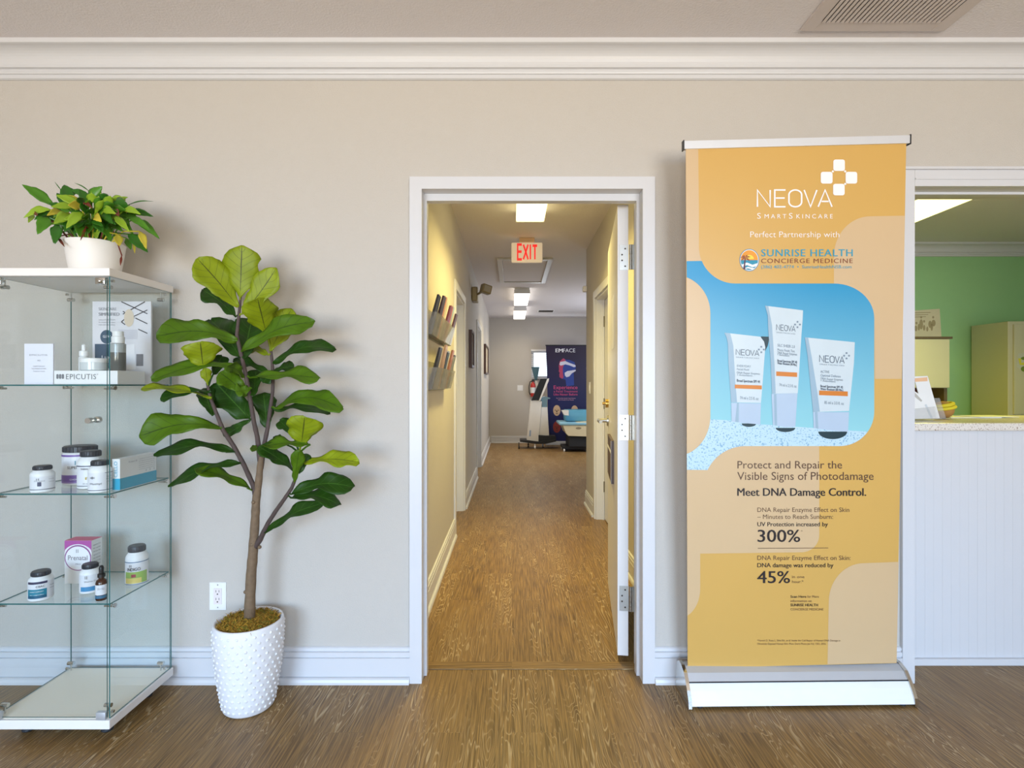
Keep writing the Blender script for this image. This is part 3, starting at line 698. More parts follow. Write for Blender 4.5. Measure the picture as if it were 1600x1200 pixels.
# treatment machine on castors
def zq(X, Y): return (740+X/5.0, 480+Y/5.0)
mw = mat('machine_white', S(232, 228, 222), .35); mb = mat('machine_teal_grey', S(112, 140, 150), .4)
t = thing('treatment_machine', 'white treatment machine with tilted black screen on a castor base', 'machine', (.45, 10.85, 0))
def slab(bm, pts, y0, y1, fx=zq, d=10.8, mi=0):
    """a side outline with real thickness from depth y0 to y1"""
    fr = Frame((0, d, 0), (1,0,0), (0,0,1))
    a = [bm.verts.new(Vector((*fr.pix(*fx(*q)).xz,)).to_3d().xzy + Vector((0,y0,0))) for q in pts]
    b = [bm.verts.new(v.co+Vector((0,y1-y0,0))) for v in a]
    f = bm.faces.new(a); f.material_index = mi; f = bm.faces.new(b[::-1]); f.material_index = mi
    for i in range(len(pts)):
        f = bm.faces.new((a[i], a[(i+1)%len(pts)], b[(i+1)%len(pts)], b[i])); f.material_index = mi
bm = B(); slab(bm, [(445,728),(532,735),(505,1045),(415,1035)], 10.72, 10.98); obj('front_column', bm, mw, t)
bm = B(); slab(bm, [(530,780),(575,780),(588,1000),(510,1000)], 10.75, 11.05); obj('rear_column', bm, mw, t)
bm = B(); slab(bm, [(520,560),(586,556),(582,572),(510,728),(450,728)], 10.70, 10.745); obj('screen', bm, 'black', t)
bm = B(); slab(bm, [(572,560),(587,556),(584,576),(520,726),(508,728)], 10.69, 10.76); obj('screen_bezel', bm, mw, t)
bm = B(); slab(bm, [(522,706),(560,698),(598,708),(596,716),(575,718),(574,780),(534,782),(532,735),(520,722)], 10.76, 11.0); obj('tray', bm, mb, t)
bm = B(); slab(bm, [(453,466),(516,466),(505,530),(497,572),(480,572),(470,530)], 10.86, 10.93); obj('applicator_holder', bm, mat('dark_teal', S(64, 96, 108), .4), t)
bm = B(); slab(bm, [(480,570),(497,570),(515,640),(530,735),(500,735),(490,640)], 10.87, 10.92); obj('holder_arm', bm, mw, t)
bm = B(); slab(bm, [(362,1034),(420,1034),(505,1046),(640,1026),(640,1044),(560,1062),(480,1062),(362,1046)], 10.66, 11.04); slab(bm, [(505,996),(640,1006),(640,1030),(505,1048)], 10.70, 11.06); obj('base', bm, 'dark', t)
for x, y in ((.137, 10.70), (.45, 10.68), (.62, 11.0), (.33, 11.02)):
    bm = B(); cyl(bm, (x-.014, y, .032), (x+.014, y, .032), .032, 14); box(bm, x-.009, x+.009, y-.012, y+.012, .05, .125); obj('castor', bm, 'white' if x > .4 else 'dark', t, 'auto')
bm = B(); slab(bm, [(436,960),(448,958),(446,1005),(434,1005)], 10.715, 10.72); obj('emblem', bm, mat('pale_blue_mark', S(150, 170, 200)), t)

# treatment couch
t = thing('treatment_couch', 'treatment couch with blue cushions and cream shell, half hidden by the hall wall', 'couch', (1.4, 10.3, 0))
bc = mat('blue_vinyl', S(92, 158, 186), .35, var=.04)
bm = B(); box(bm, 1.02, 1.95, 10.35, 10.85, .56, .775, bev=.03); obj('backrest', bm, bc, t, 'auto')
bm = B(); box(bm, .88, 1.95, 10.08, 10.85, .505, .555, bev=.02); obj('seat_cushion', bm, mat('pale_blue_vinyl', S(140, 190, 214), .35), t, 'auto')
bm = B(); slab(bm, [(695,910),(920,895),(1100,895),(1100,1018),(740,1005),(722,985),(705,940)], 10.10, 10.80, d=10.1); obj('shell', bm, mat('cream_fibreglass', S(226, 212, 176), .35), t)
bm = B(); slab(bm, [(688,806),(742,806),(742,846),(705,842)], 10.12, 10.30, d=10.15); obj('headrest', bm, mw, t)
bm = B(); box(bm, 1.06, 1.95, 10.15, 10.75, .09, .30, bev=.02); box(bm, .95, 1.95, 10.2, 10.7, .06, .10); obj('base', bm, 'dark', t)
for x, y in ((.98, 10.22), (.98, 10.68), (1.8, 10.22)):
    bm = B(); cyl(bm, (x-.014, y, .03), (x+.014, y, .03), .03, 14); box(bm, x-.008, x+.008, y-.01, y+.01, .04, .08); obj('castor', bm, 'white', t, 'auto')
bm = B(); fr_ = Frame((0, 10.098, 0), (1,0,0), (0,0,1)); poly(bm, fr_, [zq(*q) for q in ell(820, 945, 22, 9, 16)], .001); obj('emblem', bm, mat('tan_mark', S(150, 136, 108)), t)

# ------------------------------------------------------------------ reception room behind the counter
t = thing('storage_cabinet', 'tall cream metal storage cabinet against the green wall', 'cabinet', (5.1, 5.3, 0))
cx0 = 4.668
bm = B(); box(bm, cx0, 5.70, 5.12, 5.53, 0, 1.864, bev=.004); obj('body', bm, 'cream', t)
bm = B(); box(bm, cx0+.045, 5.20, 5.105, 5.1195, .99, 1.835, bev=.003); obj('door', bm, 'cream', t)
bm = B(); box(bm, cx0+.045, 5.20, 5.105, 5.1195, .04, .97, bev=.003); obj('door', bm, 'cream', t)
sf = Frame((0, 5.104, 0), (1,0,0), (0,0,1)); g8 = lambda X, Y: (1410+X/5.45, 470+Y/5.45)
bm = B()
poly(bm, sf, [g8(*q) for q in ((985,450),(1040,440),(1090,450),(1085,580),(1020,600),(975,560))], .0008, 0)
poly(bm, sf, [g8(*q) for q in ((985,490),(1010,490),(1012,530),(1050,520),(1050,550),(1000,545))], .0014, 1); poly(bm, sf, [g8(*q) for q in ell(1040, 580, 32, 24, 14)], .0016, 2); poly(bm, sf, [g8(*q) for q in ell(1035, 490, 26, 14, 12)], .0016, 2)
obj('sticker', bm, [mat('pale_sticker', S(206, 206, 186)), mat('yellow_sticker', S(222, 214, 60)), mat('green_sticker', S(120, 140, 40))], t, label='faded yellow and green sticker on the cabinet door')
t = thing('wall_hutch', 'cream overhead hutch with dark top board beside the green wall', 'hutch', (3.95, 5.3, 1.24))
hx1 = (1484-800)*5.15/F
bm = B(); box(bm, 3.5, hx1, 5.16, 5.54, 1.237, 1.70); obj('body', bm, 'cream', t)
bm = B(); box(bm, 3.5, hx1-.005, 5.145, 5.159, 1.24, 1.698, bev=.003); obj('door', bm, 'cream', t)
bm = B(); box(bm, 3.48, hx1+.02, 5.14, 5.54, 1.701, 1.722); obj('top_board', bm, 'darkwood', t)
bm = B(); box(bm, hx1-.03, hx1, 5.18, 5.54, .76, 1.236); obj('side_panel', bm, 'darkwood', t)
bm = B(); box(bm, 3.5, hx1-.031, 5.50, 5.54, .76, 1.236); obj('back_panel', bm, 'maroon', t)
bm = B(); box(bm, 3.2, 5.6, 4.75, 5.10, .72, .758); box(bm, 3.3, 3.34, 4.8, 5.05, 0, .72); box(bm, 4.45, 4.49, 4.8, 5.05, 0, .72)
bm.free()
t = thing('desk', 'cream work desk below the overhead hutch', 'desk', (3.9, 5.2, 0))
bm = B(); box(bm, 3.2, 4.60, 4.80, 5.54, .722, .758, bev=.004); obj('desktop', bm, 'cream', t)
for x in (3.22, 4.54):
    bm = B(); box(bm, x, x+.04, 4.85, 5.52, 0, .721); obj('leg', bm, 'cream', t)
# drawing leaning on the hutch
df_ = Frame((0, 5.30, 0), (1,0,0), (0,.12,1))
t = thing('framed_drawing', 'sepia sketch of standing figures propped on top of the hutch', 'picture', df_.pix(1448, 526))
def panel(bm, fr, pts, th, mi=0):
    a = [bm.verts.new(fr.pix(*q)) for q in pts]; b = [bm.verts.new(v.co-fr.n*th) for v in a]
    for f in (bm.faces.new(a), bm.faces.new(b[::-1])): f.material_index = mi
    for i in range(len(pts)): bm.faces.new((a[i], a[(i+1)%len(pts)], b[(i+1)%len(pts)], b[i])).material_index = mi
bm = B(); panel(bm, df_, [g8(*q) for q in ((60,310),(333,305),(318,68),(60,85))], .015); obj('board', bm, mat('cream_paper', S(224, 214, 178), .6, var=.05), t)
bm = B()
for X, Y, w, h in ((115,235,12,40),(140,225,10,46),(160,200,16,70),(185,230,10,40),(212,240,9,34),(250,225,10,50),(265,190,18,46),(235,200,14,50)):
    poly(bm, df_, [g8(*q) for q in ell(X, Y, w, h/1.6, 12)], .001)
for X, Y in ((160,140),(185,175),(262,140),(120,190)): poly(bm, df_, [g8(*q) for q in ell(X, Y, 9, 11, 10)], .001)
for q in ((100,100,240,106),(100,118,220,123),(100,136,200,141)): poly(bm, df_, [g8(q[0],q[1]),g8(q[2],q[1]-4),g8(q[2],q[3]-4),g8(q[0],q[3])], .001)
obj('sketch', bm, mat('sepia_ink', S(176, 160, 120), .7), t)
# things on the counter
t = thing('leaflet_holder', 'clear acrylic leaflet holder on the granite counter beside the window casing', 'holder', (1.93, 2.6, ct))
hf = Frame((0, 2.60, ct), (1,0,0), (0,.32,1))
def leafpane(bm, pts, off, th=.003, mi=0):
    a = [bm.verts.new(hf.pix(*q, off)) for q in pts]; b = [bm.verts.new(v.co-hf.n*th) for v in a]
    bm.faces.new(a).material_index = mi; bm.faces.new(b[::-1]).material_index = mi
    for i in range(len(pts)): bm.faces.new((a[i], a[(i+1)%len(pts)], b[(i+1)%len(pts)], b[i])).material_index = mi
bm = B(); leafpane(bm, [g8(*q) for q in ((250,1010),(375,1004),(318,828),(240,830))], -.03); box(bm, 1.90, 2.0, 2.58, 2.70, ct, ct+.004); obj('back_plate', bm, 'acrylic', t)
bm = B(); leafpane(bm, [g8(*q) for q in ((95,1008),(318,1002),(285,900),(60,925))], .012); obj('front_plate', bm, 'acrylic', t)
bm = B(); leafpane(bm, [g8(*q) for q in ((200,1004),(318,1000),(215,640),(95,645))], 0, mi=0); leafpane(bm, [g8(*q) for q in ((108,690),(215,684),(213,650),(105,660))], .0012, .0005, 1)
leafpane(bm, [g8(*q) for q in ((240,1000),(262,999),(205,880),(190,885))], .0012, .0005, 2)
tag(obj('leaflet', bm, ['white', mat('peach_ink', S(236, 190, 150)), mat('grey_ink', S(206, 212, 218))]), 'white leaflet with peach top band standing tallest in the counter holder', 'leaflet')
bm = B(); leafpane(bm, [g8(*q) for q in ((92,1006),(240,1004),(150,800),(60,740))], .006, mi=0); leafpane(bm, [g8(*q) for q in ((88,760),(170,850),(160,860),(86,800))], .0072, .0005, 1)
tag(obj('leaflet', bm, ['white', mat('grey_sketch_ink', S(190, 186, 180))]), 'shorter white leaflet with grey drawing in front in the counter holder', 'leaflet')
t = thing('cloth_bag', 'rounded yellow and tan bag behind the counter leaflets', 'bag', (2.19, 2.76, ct))
bm = B(); bmesh.ops.create_uvsphere(bm, u_segments=20, v_segments=12, radius=1, matrix=Matrix.Translation((2.188, 2.76, ct+.044)) @ Matrix.Diagonal((.046, .045, .044, 1)))
obj('body', bm, mat('tan_cloth', S(164, 120, 60), .8, var=.2), t, True)
for dz, s in ((.054, 1.03), (.070, .86)):
    bm = B(); pts = [(2.188+.046*s*math.cos(a*PI/9), 2.76+.045*s*math.sin(a*PI/9), ct+dz+.008*math.cos(a*PI/9)) for a in range(18)]; tube(bm, pts+[pts[0]], .009, 8); obj('band', bm, mat('yellow_cloth', S(214, 196, 40), .7), t, True)
bm = B(); box(bm, 2.26, 2.52, 2.80, 2.97, ct, ct+.003); quadbox(bm, [(2.40,2.79,ct+.0032),(2.62,2.81,ct+.0032),(2.61,2.96,ct+.0032),(2.39,2.94,ct+.0032),(2.40,2.79,ct+.006),(2.62,2.81,ct+.006),(2.61,2.96,ct+.006),(2.39,2.94,ct+.006)])
tag(obj('paper_sheets', bm, 'white'), 'white paper sheets lying flat on the granite counter', 'paper')

# ------------------------------------------------------------------ the yellow roll-up banner
Cb = Vector((1.140, 2.215, .131)); Ct = Vector((1.096, 2.100, 2.191)); up = (Ct-Cb)
exv = Vector((1, .012, 0)); nrm = exv.cross(up.normalized()); exv = up.normalized().cross(nrm).normalized()
exv = (Vector((1.522, 2.10, 2.20))-Vector((.6705, 2.10, 2.181))).normalized(); exv.y = 0.0; exv = (exv-up.normalized()*exv.dot(up.normalized())).normalized()
BF = Frame(Cb, exv, up)
bn = thing('roll_up_banner', 'tall yellow skincare roll-up banner on aluminium base beside the doorway', 'banner', (1.15, 2.22, 0))
bx = [(1071.5,232),(1416,224.5),(1401,1036),(1074.5,1044)]
def sheet(fr, pts, th):
    bm = B(); a = [bm.verts.new(fr.pix(*q)) for q in pts]; b = [bm.verts.new(v.co-fr.n*th) for v in a]
    bm.faces.new(a); bm.faces.new(b[::-1])
    for i in range(len(pts)): bm.faces.new((a[i], a[(i+1)%len(pts)], b[(i+1)%len(pts)], b[i]))
    return bm
obj('canvas', sheet(BF, bx, .0008), mat('banner_orange', S(208, 165, 88), .36, var=.03, scale=3), bn)
tan = mat('banner_tan', S(207, 177, 136), .38, var=.03, scale=3)
bm = B(); o1 = .0005
def arc(cx, cy, rx, ry, a0, a1, n=14): return [(cx+rx*math.cos(math.radians(a0+(a1-a0)*k/n)), cy+ry*math.sin(math.radians(a0+(a1-a0)*k/n))) for k in range(n+1)]
lobe = arc(1055, 490, 55, 60, -71, 0)+arc(1055, 650, 55, 63, 0, 71)     # rounded tongue on the left, top to bottom
poly(bm, BF, [(1071.6,232.5),(1091,232),(1092,330)]+arc(1149, 385, 57, 58, 180, 157)+[(1072.5,408)], o1)
poly(bm, BF, [(1413.6,337)]+arc(1360, 400, 57, 62, 270, 180)+[(1303,443)]+arc(1303, 497, 63, 54, -90, 0)+[(1367,592),(1409,592)], o1)
poly(bm, BF, lobe+[(1073.2,709),(1073,433)], o1)
poly(bm, BF, [(1073.3,734)]+arc(1165, 760, 65, 63, 204, 270)+[(1280,697)]+arc(1252, 836, 28, 27, 0, 90)+[(1094,865)]+arc(1060, 920, 34, 46, 0, 62)+[(1074,962)], o1)
poly(bm, BF, [(1403.5,878)]+arc(1350, 940, 55, 60, 270, 180)+[(1293,1038),(1401,1035.5)], o1)
obj('pale_blocks', bm, tan, bn)
bm = B(); pp = [(1072.7,408)]+arc(1149, 385, 57, 58, 157, 90)+arc(1303, 497, 63, 54, -90, 0)+arc(1312, 643, 54, 54, 0, 90)+arc(1165, 760, 65, 63, 270, 204)+[(1073.3,734),(1073.2,709)]+lobe[::-1]+[(1073,433)]
poly(bm, BF, pp, .0010); obj('photo_panel', bm, gradient_mat('blue_print', 1.02, 1.70, S(150, 208, 214), S(6, 140, 190), .36), bn)
bm = B(); poly(bm, BF, [(1110,655),(1140,657),(1160,661),(1290,670),(1359,675)]+arc(1312, 643, 54, 54, 36, 90)+arc(1165, 760, 65, 63, 270, 204)+[(1073.3,734),(1073.2,709)]+arc(1055, 650, 55, 63, 71, 8), .0015)
obj('sand_print', bm, speckle('sand_print_ink', S(186, 214, 228), S(130, 172, 200), 150), bn)
t5 = lambda X, Y: (1120+X/5.217, 460+Y/5.217)
t5m = lambda o: (lambda a, b: BF.pix(*t5(a, b), o))
dti = mat('dark_teal_ink', S(18, 50, 58), .4)
for pts in [((360,342),(430,345),(415,420),(385,480))]+[ell(*q, 20, 0, 180) for q in ((262,1052,60,28), (560,1088,80,34), (945,1118,118,62))]:
    bm = B(); poly(bm, BF, [t5(*k) for k in pts], .0019); obj('printed_shadow', bm, dti, bn)
tb = mat('tube_ink', S(200, 212, 218), .36); ts = mat('tube_edge_ink', S(150, 176, 194), .36); tcp = mat('tube_cap_ink', S(176, 194, 214), .36)
bars = mat('orange_bar_ink', S(206, 122, 40), .36); gi = mat('grey_ink_dark', S(84, 96, 112), .4); li = mat('grey_ink_light', S(120, 136, 152), .4)
T = [dict(body=[(62,312),(355,345),(385,385),(395,430),(375,700),(360,885),(117,880),(95,560),(90,400),(80,350)], edge=[(62,312),(110,318),(135,420),(150,700),(165,880),(117,880),(95,560),(90,400),(80,350)], cap=[(117,884),(360,889),(355,1060),(230,1050),(120,1035)], cl=[(165,884),(180,884),(178,1042),(150,1039)], bar=(147,367,735,770), x=157, x1=345, n=(447,492), lines=(('EVERYDAY',278,572,590),('Facial Fluid',262,600,616),('DNA Repair Enzymes',352,628,645),('+ Antioxidants',290,648,662)), bold=(('Broad Spectrum SPF 44',352,690,712),), ml=('74 ml e 2.5 fl. oz',190,340,838,862), sl=.055),
     dict(body=[(393,92),(703,130),(700,200),(690,330),(660,805),(450,810),(440,560),(420,300),(415,170)], edge=[(393,92),(420,96),(450,250),(470,560),(480,808),(450,810),(440,560),(420,300),(415,170)], cap=[(446,812),(658,805),(640,1078),(560,1082),(458,1064)], cl=[(466,812),(486,812),(492,1070),(472,1066)], bar=(485,655,628,668), x=487, x1=640, n=(245,290), lines=(('SILC SHEER 2.0',636,402,424),('Photo Finish Tint',636,440,460),('DNA Repair Enzymes',654,464,484),('+ Antioxidants',592,482,498)), bold=(('Broad Spectrum SPF 40',654,528,548),('Water Resistant (40 Min.)',652,550,568)), ml=('74 ml e 2.5 fl. oz',510,650,732,756), sl=.09),
     dict(body=[(717,350),(1125,390),(1118,560),(1078,950),(785,960),(740,500)], edge=[(717,350),(745,353),(775,520),(820,800),(840,955),(785,960),(740,500)], cap=[(785,960),(1078,960),(1070,1120),(930,1108),(790,1090)], cl=[(800,955),(820,945),(828,1094),(806,1091)], bar=(835,1068,783,825), x=838, x1=1040, n=(497,550), lines=(('ACTIVE',918,618,638),('Optimal Defense',1010,648,668),('DNA Repair Enzymes',1028,676,694),('+ Antioxidants',968,694,710)), bold=(('Broad Spectrum SPF 45',1028,736,756),('Water Resistant (80 Min.)',1030,760,778)), ml=('85 ml e 3.0 fl. oz',878,1036,876,900), sl=.06)]
for q in T:
    bm = B(); poly(bm, BF, [t5(*k) for k in q['body']], .0022, 0); poly(bm, BF, [t5(*k) for k in q['edge']], .0027, 1); poly(bm, BF, [t5(*k) for k in q['cap']], .0027, 2); poly(bm, BF, [t5(*k) for k in q['cl']], .0032, 1)
    a, b, c, d = q['bar']; s = q['sl']*(b-a)
    poly(bm, BF, [t5(*k) for k in ((a, c), (b, c+s*.6), (b, d+s*.35), (a, d-4))], .0032, 3)
    obj('tube_print', bm, [tb, ts, tcp, bars], bn)
    bm = B(); x0, x1 = q['x'], q['x1']
    mp = lambda X, Y, q=q: BF.pix(*t5(X, Y+(X-q['x'])*q['sl']), .0036)
    strokes(bm, 'NEOVA', mp, x0, x1, q['n'][0], q['n'][1], .11); text(bm, 'SMARTSKINCARE', mp, x0, x1, q['n'][1]+14, q['n'][1]+24, mi=1, spacing=1.3)
    for s_, xe, ya, yb in q['lines']: text(bm, s_, mp, x0+8, xe, ya, yb, mi=1)
    obj('tube_lettering', bm, [gi, li], bn); bm = B()
    for s_, xe, ya, yb in q['bold']: text(bm, s_, mp, x0+8, xe, ya, yb, .02)
    text(bm, q['ml'][0], mp, q['ml'][1], q['ml'][2], q['ml'][3]-10, q['ml'][4]-10, mi=1)
    obj('tube_lettering', bm, [gi, li], bn)
    bm = B(); cx, cy = x1+18, q['n'][0]-8
    for dx, dy in ((0,-22),(-20,0),(20,0),(0,22)): poly(bm, BF, [t5(*k) for k in rrect(cx+dx-7, cy+dy-7+.05*(cx-x0), cx+dx+7, cy+dy+7+.05*(cx-x0), 3, 3)], .0036, 0)
    obj('tube_logo', bm, li, bn)
# logo and heading
l4 = lambda X, Y: (1160+X/5.715, 230+Y/5.715)
l4m = lambda a, b: BF.pix(*l4(a, b), .0016)
wi = mat('white_ink', S(244, 242, 242), .36)
bm = B()
for x0, y0, x1, y1 in ((812,110,915,212),(700,220,805,325),(922,220,1025,325),(810,327,913,430)): poly(bm, BF, [l4(*k) for k in rrect(x0, y0, x1, y1, 20, 5)], .0016)
for x, y in ((808,216),(918,216),(918,328)): poly(bm, BF, [l4(*k) for k in ell(x, y, 10, 10, 10)], .0014)
obj('cross_logo', bm, wi, bn)
bm = B(); strokes(bm, 'NEOVA', l4m, 134, 800, 382, 532, .088)
obj('brand_lettering', bm, wi, bn)
bm = B(); text(bm, 'Perfect Partnership with', l4m, 70, 865, 752, 804, -.010)
obj('tagline', bm, wi, bn)
bm = B(); text(bm, 'S', l4m, 132, 164, 588, 638, -.006); text(bm, 'MART', l4m, 198, 392, 598, 636, -.004, spacing=1.5); text(bm, 'S', l4m, 416, 448, 588, 638, -.006); text(bm, 'KINCARE', l4m, 482, 806, 598, 636, -.004, spacing=1.5)
obj('white_lettering', bm, wi, bn)
bm = B(); text(bm, 'SUNRISE HEALTH', l4m, 170, 985, 912, 974, .012, spacing=1.1); text(bm, '(386) 402-4774  •  SunriseHealthNSB.com', l4m, 168, 975, 1054, 1082)
obj('teal_lettering', bm, mat('teal_ink', S(44, 150, 178), .38), bn)
bm = B(); text(bm, 'CONCIERGE MEDICINE', l4m, 168, 985, 995, 1034, .004, spacing=1.15); obj('brown_lettering', bm, mat('brown_red_ink', S(132, 72, 44), .38), bn)
bm = B(); C0 = (62, 1008)
poly(bm, BF, [l4(*k) for k in ell(*C0, 88, 100, 30)], .0012, 0); poly(bm, BF, [l4(*k) for k in ell(*C0, 82, 94, 30)], .0016, 1); poly(bm, BF, [l4(*k) for k in ell(*C0, 78, 89, 30)], .0020, 2)
poly(bm, BF, [l4(*k) for k in ell(*C0, 78, 89, 20, 180, 360)], .0024, 3); poly(bm, BF, [l4(*k) for k in ell(C0[0], C0[1]-10, 40, 36, 20, 180, 360)], .0028, 4)
poly(bm, BF, [l4(*k) for k in ((-10,1050),(40,1030),(90,1050),(138,1035),(125,1062),(90,1072),(40,1052),(0,1070))], .0026, 1); poly(bm, BF, [l4(*k) for k in ((10,1085),(50,1068),(110,1082),(95,1092),(50,1082))], .0026, 1)
poly(bm, BF, [l4(*k) for k in ((8,1088),(14,1040),(22,990),(30,992),(26,1045),(26,1092))], .0032, 5)
for a, ln in ((-165,46),(-130,40),(-60,42),(-20,52),(25,48),(155,40)):
    r_ = math.radians(a); c, s = math.cos(r_), math.sin(r_); poly(bm, BF, [l4(*k) for k in ((26,990),(26+c*ln*.5-s*9,990+s*ln*.5+c*9-4),(26+c*ln,990+s*ln+8),(26+c*ln*.5+s*6,990+s*ln*.5-c*6-4))], .0034, 6)
obj('sunrise_logo', bm, [mat('ring_blue_ink', S(66, 130, 170)), wi, mat('sea_ink', S(40, 140, 170)), mat('sky_orange_ink', S(228, 150, 40)), mat('sun_yellow_ink', S(246, 208, 70)), mat('palm_trunk_ink', S(84, 44, 70)), mat('palm_leaf_ink', S(150, 76, 30))], bn)
t6 = lambda a, b: BF.pix(1050+a/3.529, 690+b/3.529, .0016)
ink = mat('dark_ink', S(44, 36, 36), .38); inl = mat('brown_grey_ink', S(104, 78, 56), .38)
bm = B(); text(bm, 'Protect and Repair the', t6, 361, 938, 107, 148, .0); text(bm, 'Visible Signs of Photodamage', t6, 360, 1112, 168, 211, .0); obj('headline', bm, mat('headline_ink', S(92, 66, 50), .38), bn)
bm = B(); text(bm, 'Meet DNA Damage Control.', t6, 361, 1070, 257, 299, .018)
obj('bold_headline', bm, ink, bn)
bm = B(); text(bm, '300%', t6, 473, 706, 487, 553, .012); obj('percentage', bm, ink, bn)
bm = B(); text(bm, '45%', t6, 471, 650, 715, 780, .012); obj('percentage', bm, ink, bn)
bm = B(); text(bm, 'UV Protection increased by', t6, 471, 860, 444, 467, .012); obj('bold_line', bm, ink, bn)
bm = B(); text(bm, 'DNA damage was reduced by', t6, 471, 890, 670, 693, .012); obj('bold_line', bm, ink, bn)
bm = B(); text(bm, 'SUNRISE HEALTH', t6, 654, 805, 894, 908, .02); text(bm, 'Scan Here', t6, 654, 740, 848, 861, .02)
obj('bold_line', bm, ink, bn)
bm = B(); text(bm, 'DNA Repair Enzyme Effect on Skin', t6, 471, 978, 364, 388); text(bm, '– Minutes to Reach Sunburn:', t6, 471, 888, 402, 426); text(bm, 'DNA Repair Enzyme Effect on Skin:', t6, 471, 985, 629, 653); text(bm, 'in one', t6, 662, 730, 738, 753); text(bm, 'hour.*', t6, 662, 725, 765, 780); text(bm, '*', t6, 710, 720, 490, 500)
text(bm, 'for More', t6, 746, 810, 848, 861); text(bm, 'information on', t6, 654, 770, 872, 885); text(bm, 'CONCIERGE MEDICINE', t6, 654, 835, 919, 931)
text(bm, '*Yarosh D, Rosa L, Silva RA, et al. Inside the Cell Repair of Human DNA Damage in', t6, 470, 928, 1092, 1102); text(bm, 'Ultraviolet Exposed Human Skin. Phot. Derm Photo Jan Vol. 1201, 2016.', t6, 470, 850, 1110, 1120)
quadv = [t6(473,587), t6(862,585), t6(862,588), t6(473,590)]; bm.faces.new([bm.verts.new(v) for v in quadv])
obj('fine_lettering', bm, inl, bn)
# top bar and base
bm = B(); u = BF.ey; TL = BF.pix(1068.5, 233.5); TR = BF.pix(1420, 224.5); w = BF.n
def barbox(bm, a, b, h, n0, n1, mi=0): quadbox(bm, [a+w*n0, b+w*n0, b+w*n1, a+w*n1, a+w*n0+u*h, b+w*n0+u*h, b+w*n1+u*h, a+w*n1+u*h], mi)
barbox(bm, TL, TR, .030, .006, -.012); obj('top_bar', bm, 'alu', bn)
for a in (TL, TR):
    bm = B(); s = 1 if a is TR else -1; barbox(bm, a+exv*(.0002*s)-u*.004, a+exv*(.004*s)-u*.004, .037, .008, -.014); obj('end_cap', bm, 'black', bn)
bm = B(); tube(bm, [Vector((1.15, 2.27, .10)), BF.o+u*1.0-w*.035, BF.o+u*2.08-w*.016], .008, 10); obj('pole', bm, 'alu', bn, True)
bp = [(2.135,.012),(2.140,.030),(2.157,.062),(2.172,.083),(2.196,.112),(2.222,.126),(2.255,.128),(2.284,.108),(2.296,.07),(2.298,.012)]
bL = (.690, 1.600); sk = .018
def yb(x, y): return y+(x-1.15)*sk
def base_sweep(bm, prof, xa, xb, fm):
    ra = [bm.verts.new((xa, yb(xa, y), z)) for y, z in prof]; rb = [bm.verts.new((xb, yb(xb, y), z)) for y, z in prof]
    n = len(prof)
    for i in range(n-1): bm.faces.new((ra[i], ra[i+1], rb[i+1], rb[i])).material_index = fm(i)
    bm.faces.new((ra[-1], ra[0], rb[0], rb[-1])); bm.faces.new(ra[::-1]); bm.faces.new(rb)
bm = B(); base_sweep(bm, bp, bL[0]+.014, bL[1]-.014, lambda i: 1 if i < 3 else 0); obj('base', bm, ['alugrey', mat('base_front_white', S(236, 236, 234), .35)], bn)
for xa, xb in ((bL[0], bL[0]+.0135), (bL[1]-.0135, bL[1])):
    bm = B(); pr = [(y+(.004 if y > 2.2 else -.004), z+.004 if z > .02 else .004) for y, z in bp]; base_sweep(bm, pr, xa, xb, lambda i: 0); obj('base_end_cap', bm, 'chrome', bn)
bm = B(); base_sweep(bm, [(2.1705,.0845),(2.1715,.0868),(2.1735,.0882),(2.176,.085)], bL[0]+.014, bL[1]-.014, lambda i: 0); obj('base_seam', bm, 'dark', bn)
for x in (.74, 1.55):
    bm = B(); cyl(bm, (x, yb(x, 2.155), 0), (x, yb(x, 2.155), .012), .012, 14); cyl(bm, (x, yb(x, 2.27), 0), (x, yb(x, 2.27), .012), .012, 14); obj('foot', bm, 'dark', bn)

# ------------------------------------------------------------------ glass display case
X0, X1, Y0, Y1 = -1.852, -1.421, 1.92, 2.283
dc = thing('display_case', 'tall glass display case with white base and top at the left', 'display case', ((X0+X1)/2, (Y0+Y1)/2, 0))
bm = B(); box(bm, X0, X1, Y0, Y1, .054, .086, bev=.002); obj('base', bm, 'board', dc)
bm = B(); box(bm, X0+.012, X1-.012, Y0+.012, Y1-.012, .0862, .0875); obj('base_panel', bm, 'boardtop', dc)
bm = B(); box(bm, X0, X1, Y0, Y1, 1.656, 1.684, bev=.002); obj('top', bm, 'board', dc)
for x in (X0+.07, X1-.07):
    for y in (Y0+.085, Y1-.06):
        bm = B(); lathe(bm, x, y, [(.018,0),(.02,.004),(.016,.02),(.012,.054)], 14); obj('foot', bm, 'dark', dc)
def pane(name, x0, x1, y0, y1, z0, z1, axis):
    bm = B(); fs = box(bm, x0, x1, y0, y1, z0, z1)
    for f in fs:
        n = f.normal if f.normal.length else (f.calc_center_median()-Vector(((x0+x1)/2,(y0+y1)/2,(z0+z1)/2))).normalized()
        f.normal_update(); f.material_index = 0 if abs(f.normal[axis]) > .9 else 1
    return obj(name, bm, ['glass', 'edge'], dc)
g0, g1 = .0885, 1.6555
pane('glass_door', X0+.008, X1-.012, Y0+.004, Y0+.008, g0+.006, g1-.004, 1)
pane('side_panel', X1-.008, X1-.004, Y0+.009, Y1-.006, g0, g1, 0)
pane('side_panel', X0+.004, X0+.008, Y0+.009, Y1-.006, g0, g1, 0)
pane('back_panel', X0+.009, X1-.009, Y1-.010, Y1-.006, g0, g1, 1)
SH = (1.272, .884, .493)
for z in SH: pane('shelf', X0+.012, X1-.011, Y0+.016, Y1-.014, z-.005, z, 2)
